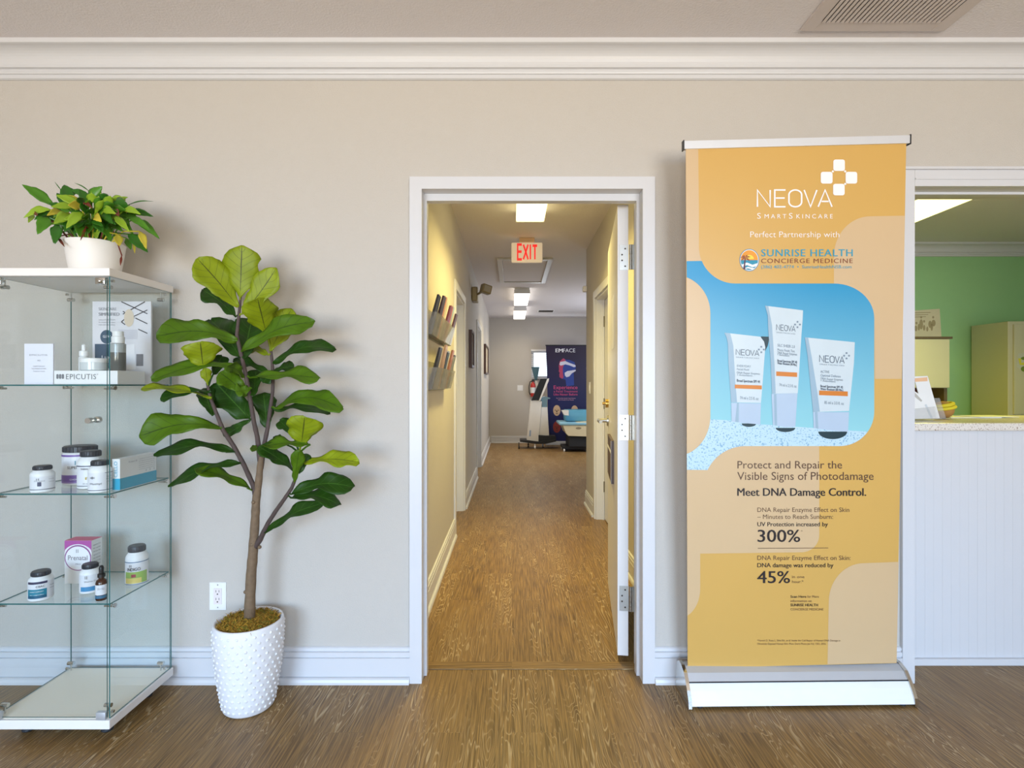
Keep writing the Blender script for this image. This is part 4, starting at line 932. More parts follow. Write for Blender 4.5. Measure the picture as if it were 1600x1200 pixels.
def clip(name, x, y, z, sx, sy):
    bm = B(); cyl(bm, (x, y, z), (x+sx*.016, y, z), .0065, 12); cyl(bm, (x+sx*.012, y, z-.002), (x+sx*.03, y, z-.002), .004, 10); cyl(bm, (x-sx*.0055, y, z), (x-sx*.009, y, z), .008, 12)
    obj(name, bm, 'chrome', dc, 'auto')
for z in SH:
    for y in (Y0+.03, Y1-.035):
        clip('shelf_clip', X1-.009, y, z-.012, -1, 0); clip('shelf_clip', X0+.009, y, z-.012, 1, 0)
for z, s in ((g1-.004, -1), (g0+.002, 1)):
    for y in (Y0+.035, Y1-.035):
        for x, sx in ((X1-.03, 1), (X0+.03, -1)):
            bm = B(); cyl(bm, (x, y, z), (x, y, z+s*.026), .0028, 10); cyl(bm, (x-.012, y, z+s*.030), (x+.012, y, z+s*.030), .0075, 12); cyl(bm, (x+sx*.012, y, z+s*.008), (x+sx*.021, y, z+s*.008), .005, 10)
            obj('panel_clip', bm, 'chrome', dc, 'auto')
for x, zc, nm in ((X1-.032, 1.638, 'top'), (X0+.032, 1.638, 'top'), (X1-.03, .103, 'low'), (X0+.03, .103, 'low')):
    bm = B(); box(bm, x-.017, x+.017, Y0-.003, Y0+.012, zc-.012 if nm == 'top' else .0885, zc+.012, bev=.002)
    if nm == 'top':
        bmesh.ops.create_uvsphere(bm, u_segments=12, v_segments=8, radius=.009, matrix=Matrix.Translation((x+.004, Y0-.006, zc-.002)))
    obj('door_pivot', bm, 'chrome' if nm == 'top' else 'alugrey', dc, 'auto')
bm = B(); lx = (142-800)*1.92/F; lz = H-(657-600)*1.92/F
cyl(bm, (lx, Y0+.003, lz), (lx, Y0-.016, lz), .010, 18); cyl(bm, (lx+.012, Y0+.009, lz+.002), (lx+.012, Y0+.024, lz+.002), .011, 18)
obj('lock', bm, 'chrome', dc, 'auto', label='small round chrome lock on the glass door')

# ---- bottles and boxes in the case
def cmap(cx, cy, r, ang, z0):
    """(arc length, height) on an upright cylinder; ang is the direction of arc = 0"""
    return lambda a, b: Vector((cx+r*math.cos(ang+a/r), cy+r*math.sin(ang+a/r), z0+b))
def wrap(bm, cx, cy, r, ang, a0, a1, z0, z1, mi=0, n=14):
    f = cmap(cx, cy, r, ang, 0)
    lo = [bm.verts.new(f(a0+(a1-a0)*k/n, z0)) for k in range(n+1)]; hi = [bm.verts.new(f(a0+(a1-a0)*k/n, z1)) for k in range(n+1)]
    for k in range(n): bm.faces.new((lo[k], lo[k+1], hi[k+1], hi[k])).material_index = mi
GR = 'supplement containers in the glass case'
def bottle(label, px, d, z, r, h, bands, lines, wide=False, capm='cap', cat='bottle', name='supplement_bottle'):
    cx, cy = (px-800)*d/F, d
    t = thing(name, label, cat, (cx, cy, z), GR)
    hb = h*.84; rc = r*(.93 if wide else .74)
    bm = B(); lathe(bm, cx, cy, [(r*.9,z+.0005),(r*.985,z+.003),(r,z+.007),(r,z+hb*(.92 if wide else .80)),(r*.96,z+hb*(.96 if wide else .87)),(rc*1.02,z+hb*.97),(rc*.95,z+hb)], 32); obj('bottle_body', bm, 'white', t, 'auto')
    bm = B(); lathe(bm, cx, cy, [(rc,z+hb+.0003),(rc*1.03,z+hb+.002),(rc*1.03,z+h-.003),(rc*.95,z+h),(rc*.6,z+h)], 32)
    for k in range(24):
        a = 2*PI*k/24; cyl(bm, (cx+rc*1.03*math.cos(a), cy+rc*1.03*math.sin(a), z+hb+.002), (cx+rc*1.03*math.cos(a), cy+rc*1.03*math.sin(a), z+h-.004), r*.03, 5)
    obj('cap', bm, capm, t, 'auto')
    ang = math.atan2(-cy, -cx); ro = r+.0004
    mats = []; bm = B()
    for c, za, zb, a0, a1 in bands:
        mats.append(mat('label_ink', c, .4)); wrap(bm, cx, cy, ro+.0003*len(mats), ang, a0*r, a1*r, z+za*h, z+zb*h, len(mats)-1)
    obj('label_wrap', bm, mats, t, True)
    bm = B(); tm = []
    for s, a0, a1, zb, zt, c, wt in lines:
        tm.append(mat('label_text_ink', c, .4)); text(bm, s, cmap(cx, cy, ro+.0025, ang, z), a0*r, a1*r, zt*h, zb*h, wt, len(tm)-1)
    obj('lettering', bm, tm, t)
    return t
navy = S(54, 54, 84); pur = S(118, 86, 160); teal = S(28, 128, 152); gry = S(110, 112, 120); wht = S(244, 244, 244); blk = S(40, 40, 46)
off = S(228, 228, 232)
bottle('white bottle with grey label and dark dot, alone at the left of the middle shelf', 66.5, 1.973, SH[1], .036, .095, [(off,.10,.62,-1.3,1.3),(gry,.12,.15,-1.3,1.3),(navy,.26,.42,-.42,-.10)], [('||',-.5,-.3,.50,.56,gry,0),('Cortisol',-.7,.15,.44,.48,gry,0),('Take two daily',.5,1.0,.5,.53,gry,0),('with food',.5,1.0,.4,.43,gry,0)])
bottle('large white canister with purple label bands at the back of the middle shelf', 125.5, 2.14, SH[1], .057, .149, [(off,.06,.74,-1.4,1.4),(pur,.74,.79,-1.5,1.5),(pur,.10,.27,-1.4,1.4),(S(150,124,184),.06,.10,-1.4,1.4)], [('||',-.3,-.1,.56,.64,teal,0),('SUPERFOOD',-.75,.6,.43,.50,blk,.0),('Q',-.2,.1,.29,.38,navy,.01),('CHOCOLATE',-.6,.4,.14,.18,wht,.0)], True, name='supplement_canister', cat='canister')
bottle('tall white bottle with small yellow emblem on the middle shelf', 142, 2.05, SH[1], .042, .14, [(off,.06,.6,-1.3,1.3),(navy,.60,.625,-1.4,1.4),(gry,.08,.10,-1.3,1.3)], [('THERA-LAC',-.8,.2,.52,.56,blk,.01),('m',-.4,.1,.26,.36,S(200,170,60),.03),('30 capsules',-.6,.2,.14,.17,gry,0)])
bottle('white bottle with grey starburst label at the front of the middle shelf', 156.5, 1.972, SH[1], .036, .114, [(off,.08,.64,-1.4,1.4),(navy,.08,.10,-1.4,1.4),(navy,.62,.635,.4,1.4)], [('*',-.9,-.45,.40,.52,gry,.02),('Methyl',-.9,.1,.27,.33,gry,0),('Supplement Facts',.5,1.2,.5,.53,gry,0),('Serving size',.5,1.2,.42,.45,gry,0),('Amount',.5,1.2,.34,.37,gry,0)])
bottle('small white bottle with teal label and dark cap, left on the lowest shelf', 64, 1.982, SH[2], .037, .102, [(off,.08,.68,-1.4,1.4),(navy,.62,.70,-1.2,.5),(teal,.12,.44,-1.2,.45),(S(24,90,120),.12,.22,-1.2,.45)], [('CBAC',-.4,.3,.50,.57,blk,.0),('HEART SUPPORT',-.9,.2,.34,.38,wht,0),('60 capsules',-.9,.2,.24,.27,wht,0),('Take daily',.7,1.2,.5,.54,gry,0),('with meals',.7,1.2,.4,.44,gry,0)])
bottle('small white bottle with dark cap in front of the pink box', 141, 2.05, SH[2], .033, .106, [(off,.06,.66,-1.4,1.4),(S(70,140,186),.10,.26,-1.0,.5)], [('||',-.5,-.3,.56,.64,gry,0),('Vitamin D',-.6,.5,.42,.47,gry,0)])
bottle('white bottle with green and yellow picture label at the right of the lowest shelf', 214, 2.14, SH[2], .038, .148, [(off,.04,.58,-1.5,1.5),(S(150,186,80),.06,.36,-1.2,1.0),(S(226,206,110),.06,.20,-1.2,.4),(S(160,50,60),.22,.30,-.5,-.1),(S(60,100,140),.60,.62,-1.5,1.5),(S(60,100,140),.03,.045,-1.5,1.5)], [('||',-.7,-.5,.50,.55,gry,0),('INDIGO',-.9,.3,.39,.47,blk,.01)])
# dropper bottle
cx, cy = (158.5-800)*1.97/F, 1.97; z = SH[2]; h = .125
t = thing('dropper_bottle', 'amber dropper bottle with black bulb at the front of the lowest shelf', 'bottle', (cx, cy, z), GR)
bm = B(); lathe(bm, cx, cy, [(.016,z+.0005),(.018,z+.003),(.018,z+.064),(.015,z+.072),(.0085,z+.077),(.0085,z+.082)], 28); obj('bottle_body', bm, mat('amber_glass', S(70, 38, 26), .12), t, 'auto')
bm = B(); wrap(bm, cx, cy, .0184, math.atan2(-cy, -cx), -.03, .03, z+.022, z+.058, 0); wrap(bm, cx, cy, .0186, math.atan2(-cy, -cx), -.03, .03, z+.010, z+.020, 1); obj('label_wrap', bm, [mat('label_ink', off), mat('label_ink', S(60, 110, 140))], t)
bm = B(); text(bm, 'D3 + K2', cmap(cx, cy, .0192, math.atan2(-cy, -cx), z), -.012, .008, .048, .041); obj('lettering', bm, mat('label_text_ink', gry), t)
bm = B(); lathe(bm, cx, cy, [(.011,z+.0825),(.012,z+.083),(.012,z+.094),(.0075,z+.097),(.0075,z+.104),(.008,z+.114),(.006,z+.122),(.002,z+.125)], 22); obj('dropper_cap', bm, 'black', t, 'auto')
# boxes
t = thing('carton', 'white carton with a pink and purple top at the back of the lowest shelf', 'box', (-1.70, 2.14, SH[2]), GR)
d_ = 2.128; bx0, bx1 = (101-800)*d_/F, (143-800)*d_/F; zb, zt = SH[2]+.0005, SH[2]+.168
bm = B(); box(bm, bx0, bx1, d_, d_+.055, zb, zt); obj('carton_body', bm, 'white', t)
bm = B(); cf = Frame((bx0, d_, zb), (1,0,0), (0,0,1)); W_, H_ = bx1-bx0, zt-zb
def cpoly(bm, pts, off, mi): bm.faces.new([bm.verts.new(cf.at(a*W_, b*H_, off)) for a, b in pts]).material_index = mi
arc = [(.5+.55*math.cos(a), .66+.26*math.sin(a)) for a in [PI*k/12 for k in range(13)]]
cpoly(bm, [(0,.72)]+[(max(0,min(1,a)),b) for a, b in arc[::-1]]+[(1,.72),(1,.999),(0,.999)], .0004, 0)
ring_o = [(.5+.5*math.cos(a), .60+.30*math.sin(a)) for a in [2*PI*k/28 for k in range(28)]]; cpoly(bm, [(max(0.01,min(.99,a)), b) for a, b in ring_o], .0008, 1)
cpoly(bm, [(.5+.46*math.cos(a), .595+.275*math.sin(a)) for a in [2*PI*k/28 for k in range(28)]], .0012, 2)
box(bm, bx0, bx1, d_, d_+.055, zt+.0002, zt+.0008, 3)
obj('print', bm, [mat('magenta_ink', S(180, 84, 160)), mat('purple_ink', S(150, 80, 140)), mat('carton_white', S(240, 238, 240)), mat('pink_ink_top', S(226, 110, 140))], t)
bm = B(); cm = lambda a, b: cf.at(a*W_, b*H_, .0018)
text(bm, 'Prenatal', cm, .14, .86, .66, .55); text(bm, 'PRO', cm, .42, .62, .47, .44); text(bm, '||', cm, .44, .52, .80, .74)
obj('lettering', bm, mat('label_text_ink', S(110, 96, 104)), t)
bm = B(); sfm = Frame((bx1, d_, zb), (0,1,0), (0,0,1))
for k in range(9): text(bm, ('supplement facts', 'two capsules', 'with food daily')[k % 3], lambda a, b: sfm.at(a, b, .0006), .008, .046, .150-k*.013, .145-k*.013)
obj('side_lettering', bm, mat('label_text_ink', S(120, 130, 134)), t)
t = thing('carton', 'white carton with a blue lower band at the right of the middle shelf', 'box', (-1.465, 2.08, SH[1]), GR)
zb = SH[1]+.0005; hx = -1.4385
bm = B(); box(bm, hx-.029, hx, 1.996, 2.20, zb, zb+.114); obj('carton_body', bm, 'white', t)
bm = B(); box(bm, hx-.0296, hx+.0006, 1.9954, 2.2006, zb+.0005, zb+.042, 0); obj('blue_band', bm, mat('cyan_ink', S(24, 164, 200), .4), t)
bm = B(); s2 = Frame((hx, 1.996, zb), (0,1,0), (0,0,1))
for k in range(6): text(bm, ('Supplement facts for daily use', 'Serving size one packet daily', 'Amount per serving listed here')[k % 3], lambda a, b: s2.at(a, b, .0012), .10, .195, .102-k*.008, .099-k*.008)
text(bm, 'Product 30', lambda a, b: s2.at(a, b, .0012), .045, .09, .100, .094); text(bm, '|  |  |', lambda a, b: s2.at(a, b, .0012), .14, .19, .056, .050)
obj('lettering', bm, mat('label_text_ink', S(150, 152, 160)), t)
bm = B(); s3 = Frame((hx-.029, 1.996, zb), (1,0,0), (0,0,1)); text(bm, 'CELLO', lambda a, b: s3.at(.028-b, .047+a, .0012), 0, .058, .020, .008); obj('end_lettering', bm, mat('label_text_ink', S(60, 170, 200)), t)
# top shelf display
zt0 = SH[0]+.0005
t = thing('counter_card', 'small white easel card standing at the left of the top shelf', 'card', (-1.76, 2.0, zt0))
kd = 2.0; kx0, kx1 = (38-800)*kd/F, (83-800)*kd/F; kt = H-(537-600)*kd/F
bm = B(); box(bm, kx0, kx1, kd, kd+.006, zt0, kt); obj('card_body', bm, mat('card_white', S(236, 236, 246), .4), t)
bm = B(); kf = Frame((0, kd, 0), (1,0,0), (0,0,1)); km = lambda a, b: kf.pix(a, b, .0008)
text(bm, 'EPICUTIS', km, 46, 74, 553.5, 556); text(bm, '40', km, 58, 63, 562, 564.5); text(bm, 'Lipid Serum', km, 52, 70, 571, 573); text(bm, 'THE SCIENCE OF SKIN', km, 49, 72, 575, 577); text(bm, 'Explore more', km, 52, 70, 579, 581)
obj('lettering', bm, mat('label_text_ink', S(160, 160, 168)), t)
t = thing('product_riser', 'low white riser with grey lettering along the top shelf', 'riser', (-1.58, 2.02, zt0))
rd = 1.98; rx0, rx1 = (84-800)*rd/F, -1.436; rz = H-(579-600)*rd/F
bm = B(); box(bm, rx0, rx1, rd, rd+.15, zt0, rz, bev=.002); obj('riser_body', bm, 'white', t)
bm = B(); rf = Frame((0, rd, 0), (1,0,0), (0,0,1)); rm_ = lambda a, b: rf.pix(a, b, .0012)
text(bm, 'EPICUTIS', rm_, 103, 150, 584.5, 592.5, .0, spacing=1.1); text(bm, '*', rm_, 151, 153.5, 584, 587)
for k in range(3): poly(bm, rf, rrect(88+k*4.2, 584.5, 91.5+k*4.2, 592, 1.5, 3), .0008)
obj('lettering', bm, mat('label_text_ink', S(120, 122, 128)), t)
t = thing('poster_board', 'pale poster board with dark zigzag lines standing at the back of the top shelf', 'poster', (-1.5, 2.20, zt0))
pd_ = 2.20; pf = Frame((0, pd_, 0), (1,0,0), (0,0,1)); p1 = lambda X, Y: (X/3.3345, 260+Y/3.3345)
px0, pz1 = pf.pix(144.5, 471).x, pf.pix(144.5, 471).z; px1 = pf.pix(236, 471).x
bm = B(); box(bm, px0, px1, pd_, pd_+.008, zt0, pz1); obj('board', bm, mat('poster_grey', S(222, 220, 224), .4), t)
bm = B()
def line(a, b, w=5):
    dx, dy = b[0]-a[0], b[1]-a[1]; l = math.hypot(dx, dy); nx, ny = -dy/l*w/2, dx/l*w/2
    poly(bm, pf, [p1(a[0]+nx,a[1]+ny), p1(b[0]+nx,b[1]+ny), p1(b[0]-nx,b[1]-ny), p1(a[0]-nx,a[1]-ny)], .001)
for a, b in (((632,705),(768,768)),((755,705),(640,770)),((768,748),(690,785)),((640,755),(700,790)),((705,790),(768,820)),((650,795),(632,810)),((632,810),(652,825)),((720,848),(768,870))): line(a, b)
obj('zigzag_print', bm, mat('charcoal_ink', S(62, 60, 66)), t)
bm = B()
poly(bm, pf, [p1(*q) for q in ell(556, 888, 34, 36, 24)], .001, 0); poly(bm, pf, [p1(*q) for q in ((494,925),(578,925),(578,1052),(494,1052))], .001, 0)
poly(bm, pf, [p1(*q) for q in ell(672, 790, 26, 46, 20)], .0012, 1); poly(bm, pf, [p1(*q) for q in ((615,850),(715,850),(715,900),(615,900))], .0008, 2); poly(bm, pf, [p1(*q) for q in ((710,978),(746,978),(746,1040),(710,1040))], .001, 3); poly(bm, pf, [p1(*q) for q in ((655,930),(700,925),(708,1058),(655,1058))], .0012, 4)
obj('picture_print', bm, [mat('slate_ink', S(62, 84, 106)), mat('sand_ink', S(216, 200, 178)), mat('grey_block_ink', S(206, 204, 210)), mat('dark_grey_ink', S(120, 118, 122)), mat('carton_print_ink', S(238, 236, 238))], t)
bm = B(); pm = lambda a, b: pf.pix(*p1(a, b), .0016)
text(bm, 'SKINCARE', pm, 514, 606, 735, 750); text(bm, 'SIMPLIFIED', pm, 514, 622, 762, 778, .015)
for k, s in enumerate(('Luxury clinical skincare', 'for sensitive skin types', 'made with clean science')): text(bm, s, pm, 514, 600, 795+k*13, 802+k*13)
obj('lettering', bm, mat('label_text_ink', S(150, 150, 158)), t)
bm = B(); text(bm, 'Luxe', pm, 530, 592, 985, 1002); text(bm, 'GLOW', pm, 536, 576, 880, 892); obj('white_lettering', bm, wi, t)
rzz = rz+.0006
def vial(name, label, px, d, r, top_y, kind):
    cx = (px-800)*d/F; zt = H-(top_y-600)*d/F; h = zt-rzz; z = rzz
    t = thing(name, label, 'bottle' if kind != 'jar' else 'jar', (cx, d, z))
    if kind == 'dropper':
        bm = B(); lathe(bm, cx, d, [(r*.95,z),(r,z+.003),(r,z+h*.50),(r*.7,z+h*.56)], 24); obj('bottle_body', bm, mat('frosted_white', S(226, 228, 228), .3), t, 'auto')
        bm = B(); lathe(bm, cx, d, [(r*.9,z+h*.561),(r*.9,z+h*.74),(r*.42,z+h*.76),(r*.42,z+h*.96),(r*.2,z+h)], 20); obj('dropper_cap', bm, 'white', t, 'auto')
    elif kind == 'jar':
        bm = B(); lathe(bm, cx, d, [(r*.93,z),(r,z+.003),(r,z+h*.66)], 28); obj('jar_body', bm, mat('pale_glass', S(206, 212, 214), .15), t, 'auto')
        bm = B(); lathe(bm, cx, d, [(r*1.02,z+h*.661),(r*1.02,z+h*.97),(r*.96,z+h)], 28); obj('lid', bm, 'white', t, 'auto')
    else:
        bm = B(); lathe(bm, cx, d, [(r*.96,z),(r,z+.002),(r,z+h*.46)], 26); obj('liquid', bm, mat('smoky_liquid', S(96, 96, 92), .12), t, 'auto')
        bm = B(); lathe(bm, cx, d, [(r,z+h*.461),(r,z+h*.68),(r*.8,z+h*.70)], 26); obj('bottle_shoulder', bm, mat('clear_grey', S(170, 174, 174), .12), t, 'auto')
        bm = B(); lathe(bm, cx, d, [(r*.82,z+h*.701),(r*.84,z+h*.86),(r*.72,z+h*.88),(r*.70,z+h)], 22); obj('pump_cap', bm, 'white', t, 'auto')
vial('dropper_bottle', 'white frosted dropper bottle on the riser, left of the jar', 131, 2.07, .0165, 538, 'dropper')
vial('cream_jar', 'low pale glass jar with white lid on the riser', 147, 2.02, .042, 560, 'jar')
vial('pump_bottle', 'clear pump bottle of smoky liquid on the riser before the poster', 184.5, 2.02, .025, 518, 'pump')
# ------------------------------------------------------------------ leaves
def blade(bm, Bs, Tp, real, app, prof, arch=.0, cup=.18, wave=0.0, seed=0, ymax=2.312, mi=0, near=True, nl=12, nw=3, ymin=None):
    rnd = random.Random(seed); uvl = bm.loops.layers.uv.verify()
    L = Tp-Bs; ln = L.length; mid = (Bs+Tp)/2; v = (mid-Vector((0,0,H))).normalized()
    pp_ = L.cross(v).normalized()
    if pp_.z > 0 or (abs(pp_.z) < .25 and rnd.random() < .5): pp_ = -pp_
    c = max(.12, min(1, app/real)); s = math.sqrt(1-c*c)
    Wd = (pp_*c - v*s*(1 if near else -1)).normalized(); N = Wd.cross(L).normalized()
    if N.z < 0: N = -N
    ph = rnd.random()*6.28; rows = []; pa, pb, pc, pd2 = (rnd.random()*6.28 for _ in range(4))
    rag = [tuple(1+.09*math.sin(i/nl*9.5+u)+.06*math.sin(i/nl*19+v_) for u, v_ in ((pa, pb), (pc, pd2))) for i in range(nl+1)] if wave > .03 else [(1, 1)]*(nl+1)
    tw = rnd.uniform(-.35, .35) if wave > .03 else 0
    def wf(t):
        for (a, wa), (b, wb) in zip(prof, prof[1:]):
            if t <= b: k = (t-a)/(b-a); k = k*k*(3-2*k); return wa+(wb-wa)*k
        return prof[-1][1]
    for i in range(nl+1):
        t = i/nl; ctr = Bs+L*t+Vector((0,0,1))*(math.sin(PI*min(1, t*1.05))*arch*ln)
        w = wf(t)*real/2; row = []
        for j in range(-nw, nw+1):
            q = j/nw
            p = ctr+(Wd+N*tw*(t-.4))*(q*w*rag[i][0 if q > 0 else 1])+N*(cup*abs(q)**1.6*w + wave*real*math.sin(ph+t*13+(2 if q > 0 else 0))*abs(q)**1.5)
            if p.y > ymax: p.y = ymax-.003*rnd.random()
            row.append((bm.verts.new(p), (t, .5+q/2)))
        rows.append(row)
    for a, b in zip(rows, rows[1:]):
        for k in range(2*nw):
            cs = (a[k], a[k+1], b[k+1], b[k]); f = bm.faces.new([q[0] for q in cs]); f.material_index = mi; f.smooth = True
            for lo, q in zip(f.loops, cs): lo[uvl].uv = q[1]
def finish_leaf(o, th=.0012):
    md = o.modifiers.new('thickness', 'SOLIDIFY'); md.thickness = th; md.offset = 0
    return o
FIG = [(0,.05),(.06,.22),(.16,.44),(.30,.52),(.42,.60),(.58,.86),(.72,1.0),(.83,.95),(.92,.74),(.975,.44),(1,.10)]
OBOV = [(0,.06),(.1,.26),(.25,.56),(.4,.8),(.6,1.0),(.77,.95),(.89,.70),(.965,.38),(1,.08)]
LILY = [(0,.06),(.15,.5),(.38,1),(.62,.85),(.84,.42),(1,.02)]

# fiddle-leaf fig: pot, trunk, branches, leaves
fx, fy = (389-800)*2.155/F, 2.155
fg = thing('potted_fig_tree', 'tall fiddle leaf fig tree in a white hobnail pot beside the display case', 'plant', (fx, fy, 0))
fp = [(.088,.002),(.094,.008),(.104,.06),(.118,.15),(.127,.24),(.130,.30),(.129,.335),(.126,.343),(.120,.343),(.117,.335),(.115,.300)]
bm = B(); lathe(bm, fx, fy, fp, 48)
def prad(z):
    for (r0, z0), (r1, z1) in zip(fp[1:6], fp[2:7]):
        if z <= z1: return r0+(r1-r0)*(z-z0)/(z1-z0)
    return .129
for i in range(13):
    z = .024+i*.0245
    for k in range(26):
        a = 2*PI*(k+.5*(i % 2))/26; r = prad(z); c = Vector((fx+r*math.cos(a), fy+r*math.sin(a), z)); n = Vector((math.cos(a), math.sin(a), -.05))
        if n.y > .5: continue
        u_ = n.cross(Vector((0,0,1))).normalized(); v_ = u_.cross(n).normalized(); s = .0070
        tip = bm.verts.new(c+n*.0045); r1 = [bm.verts.new(c+n*.0031+(u_*math.cos(q*PI/4)+v_*math.sin(q*PI/4))*s*.6) for q in range(8)]; r2 = [bm.verts.new(c-n*.0008+(u_*math.cos(q*PI/4)+v_*math.sin(q*PI/4))*s) for q in range(8)]
        for q in range(8): bm.faces.new((tip, r1[q], r1[(q+1)%8])); bm.faces.new((r1[q], r2[q], r2[(q+1)%8], r1[(q+1)%8]))
obj('pot', bm, 'ceramic', fg, True)
bm = B(); rnd = random.Random(3)
lathe(bm, fx, fy, [(.1165,.312),(.113,.326),(.095,.338),(.06,.346),(.02,.35)], 30)
for k in range(900):
    a = rnd.random()*2*PI; r = .108*math.sqrt(rnd.random()); p = Vector((fx+r*math.cos(a), fy+r*math.sin(a), .335+.014*(1-r/.108)))
    q = p+Vector((rnd.uniform(-.014,.014), rnd.uniform(-.014,.014), rnd.uniform(.002,.014))); e = q+Vector((rnd.uniform(-.012,.012), rnd.uniform(-.012,.012), rnd.uniform(-.008,.004)))
    tube(bm, [p, q, e], [.0016,.0013,.0005], 3, rnd.choice((0,0,1,2)), caps=False)
obj('moss', bm, ['moss', mat('moss_gold', S(190, 144, 44), .9), mat('moss_olive', S(122, 116, 32), .9)], fg)
z4 = lambda X, Y: (200+X/3.637, 370+Y/3.637)
z5 = lambda X, Y: (200+X/3.637, 650+Y/3.637)
BR = {
 'trunk': ([z5(690,1130), z5(700,900), z5(712,760), z5(722,600), z5(728,480), z5(745,350), z5(756,230)], (2.15,2.15,2.15,2.148,2.145,2.14,2.135), (.0205,.0195,.0185,.0165,.0155,.0135,.0105)),
 'main': ([z5(752,260), z5(735,120), z4(715,1050), z4(690,900), z4(665,760), z4(640,660), z4(618,560), z4(630,450), z4(640,340)], (2.137,2.13,2.12,2.11,2.105,2.10,2.10,2.10,2.095), (.0105,.009,.0085,.008,.0075,.0072,.0068,.006,.0045)),
 'left': ([z5(728,470), z5(712,395), z5(660,280), z5(600,170), z5(540,80), z4(505,1010), z4(470,920), z4(450,830)], (2.145,2.135,2.11,2.09,2.07,2.06,2.05,2.045), (.0105,.0095,.009,.0085,.008,.007,.006,.005)),
 'right': ([z5(756,300), z5(775,160), z5(795,60), z4(805,1000), z4(822,880), z4(825,790), z4(818,700), z4(812,635)], (2.14,2.15,2.155,2.16,2.16,2.165,2.17,2.17), (.0095,.0085,.008,.0075,.0065,.0065,.006,.0045)),
 'low': ([z5(722,745), z5(752,700), z5(795,610), z5(840,540), z5(890,470), z5(930,410), z5(950,360), z5(965,270), z5(975,190)], (2.148,2.135,2.11,2.095,2.08,2.07,2.065,2.06,2.06), (.0115,.0105,.0085,.0078,.0072,.0068,.006,.005,.004)),
}
samples = []
for nm, (pts, ds, rs) in BR.items():
    w3d = [P(x, y, d) for (x, y), d in zip(pts, ds)]
    bm = B()
    fine_, fr2 = [], []
    for i in range(len(w3d)-1):
        for k in range(4):
            s = k/4; fine_.append(w3d[i].lerp(w3d[i+1], s)); fr2.append((rs[i]+(rs[i+1]-rs[i])*s)*(1+.05*math.sin(i*3.1+k*2.3)))
            samples.append(((pts[i][0]+(pts[i+1][0]-pts[i][0])*s, pts[i][1]+(pts[i+1][1]-pts[i][1])*s), fine_[-1]))
    fine_.append(w3d[-1]); fr2.append(rs[-1])
    if nm == 'trunk':
        fine_[0].z = .338
    tube(bm, fine_, fr2, 14)
    if nm == 'trunk':
        for X, Y, d in ((667,1000,2.14), (704,730,2.135), (748,745,2.135), (712,490,2.13)):
            bmesh.ops.create_icosphere(bm, subdivisions=2, radius=.0075, matrix=Matrix.Translation(P(*z5(X, Y), d)))
    obj('trunk' if nm == 'trunk' else 'branch', bm, 'bark' if nm == 'trunk' else 'branch', fg, True)
def nearest(q): return min(samples, key=lambda s: (s[0][0]-q[0])**2+(s[0][1]-q[1])**2)[1]
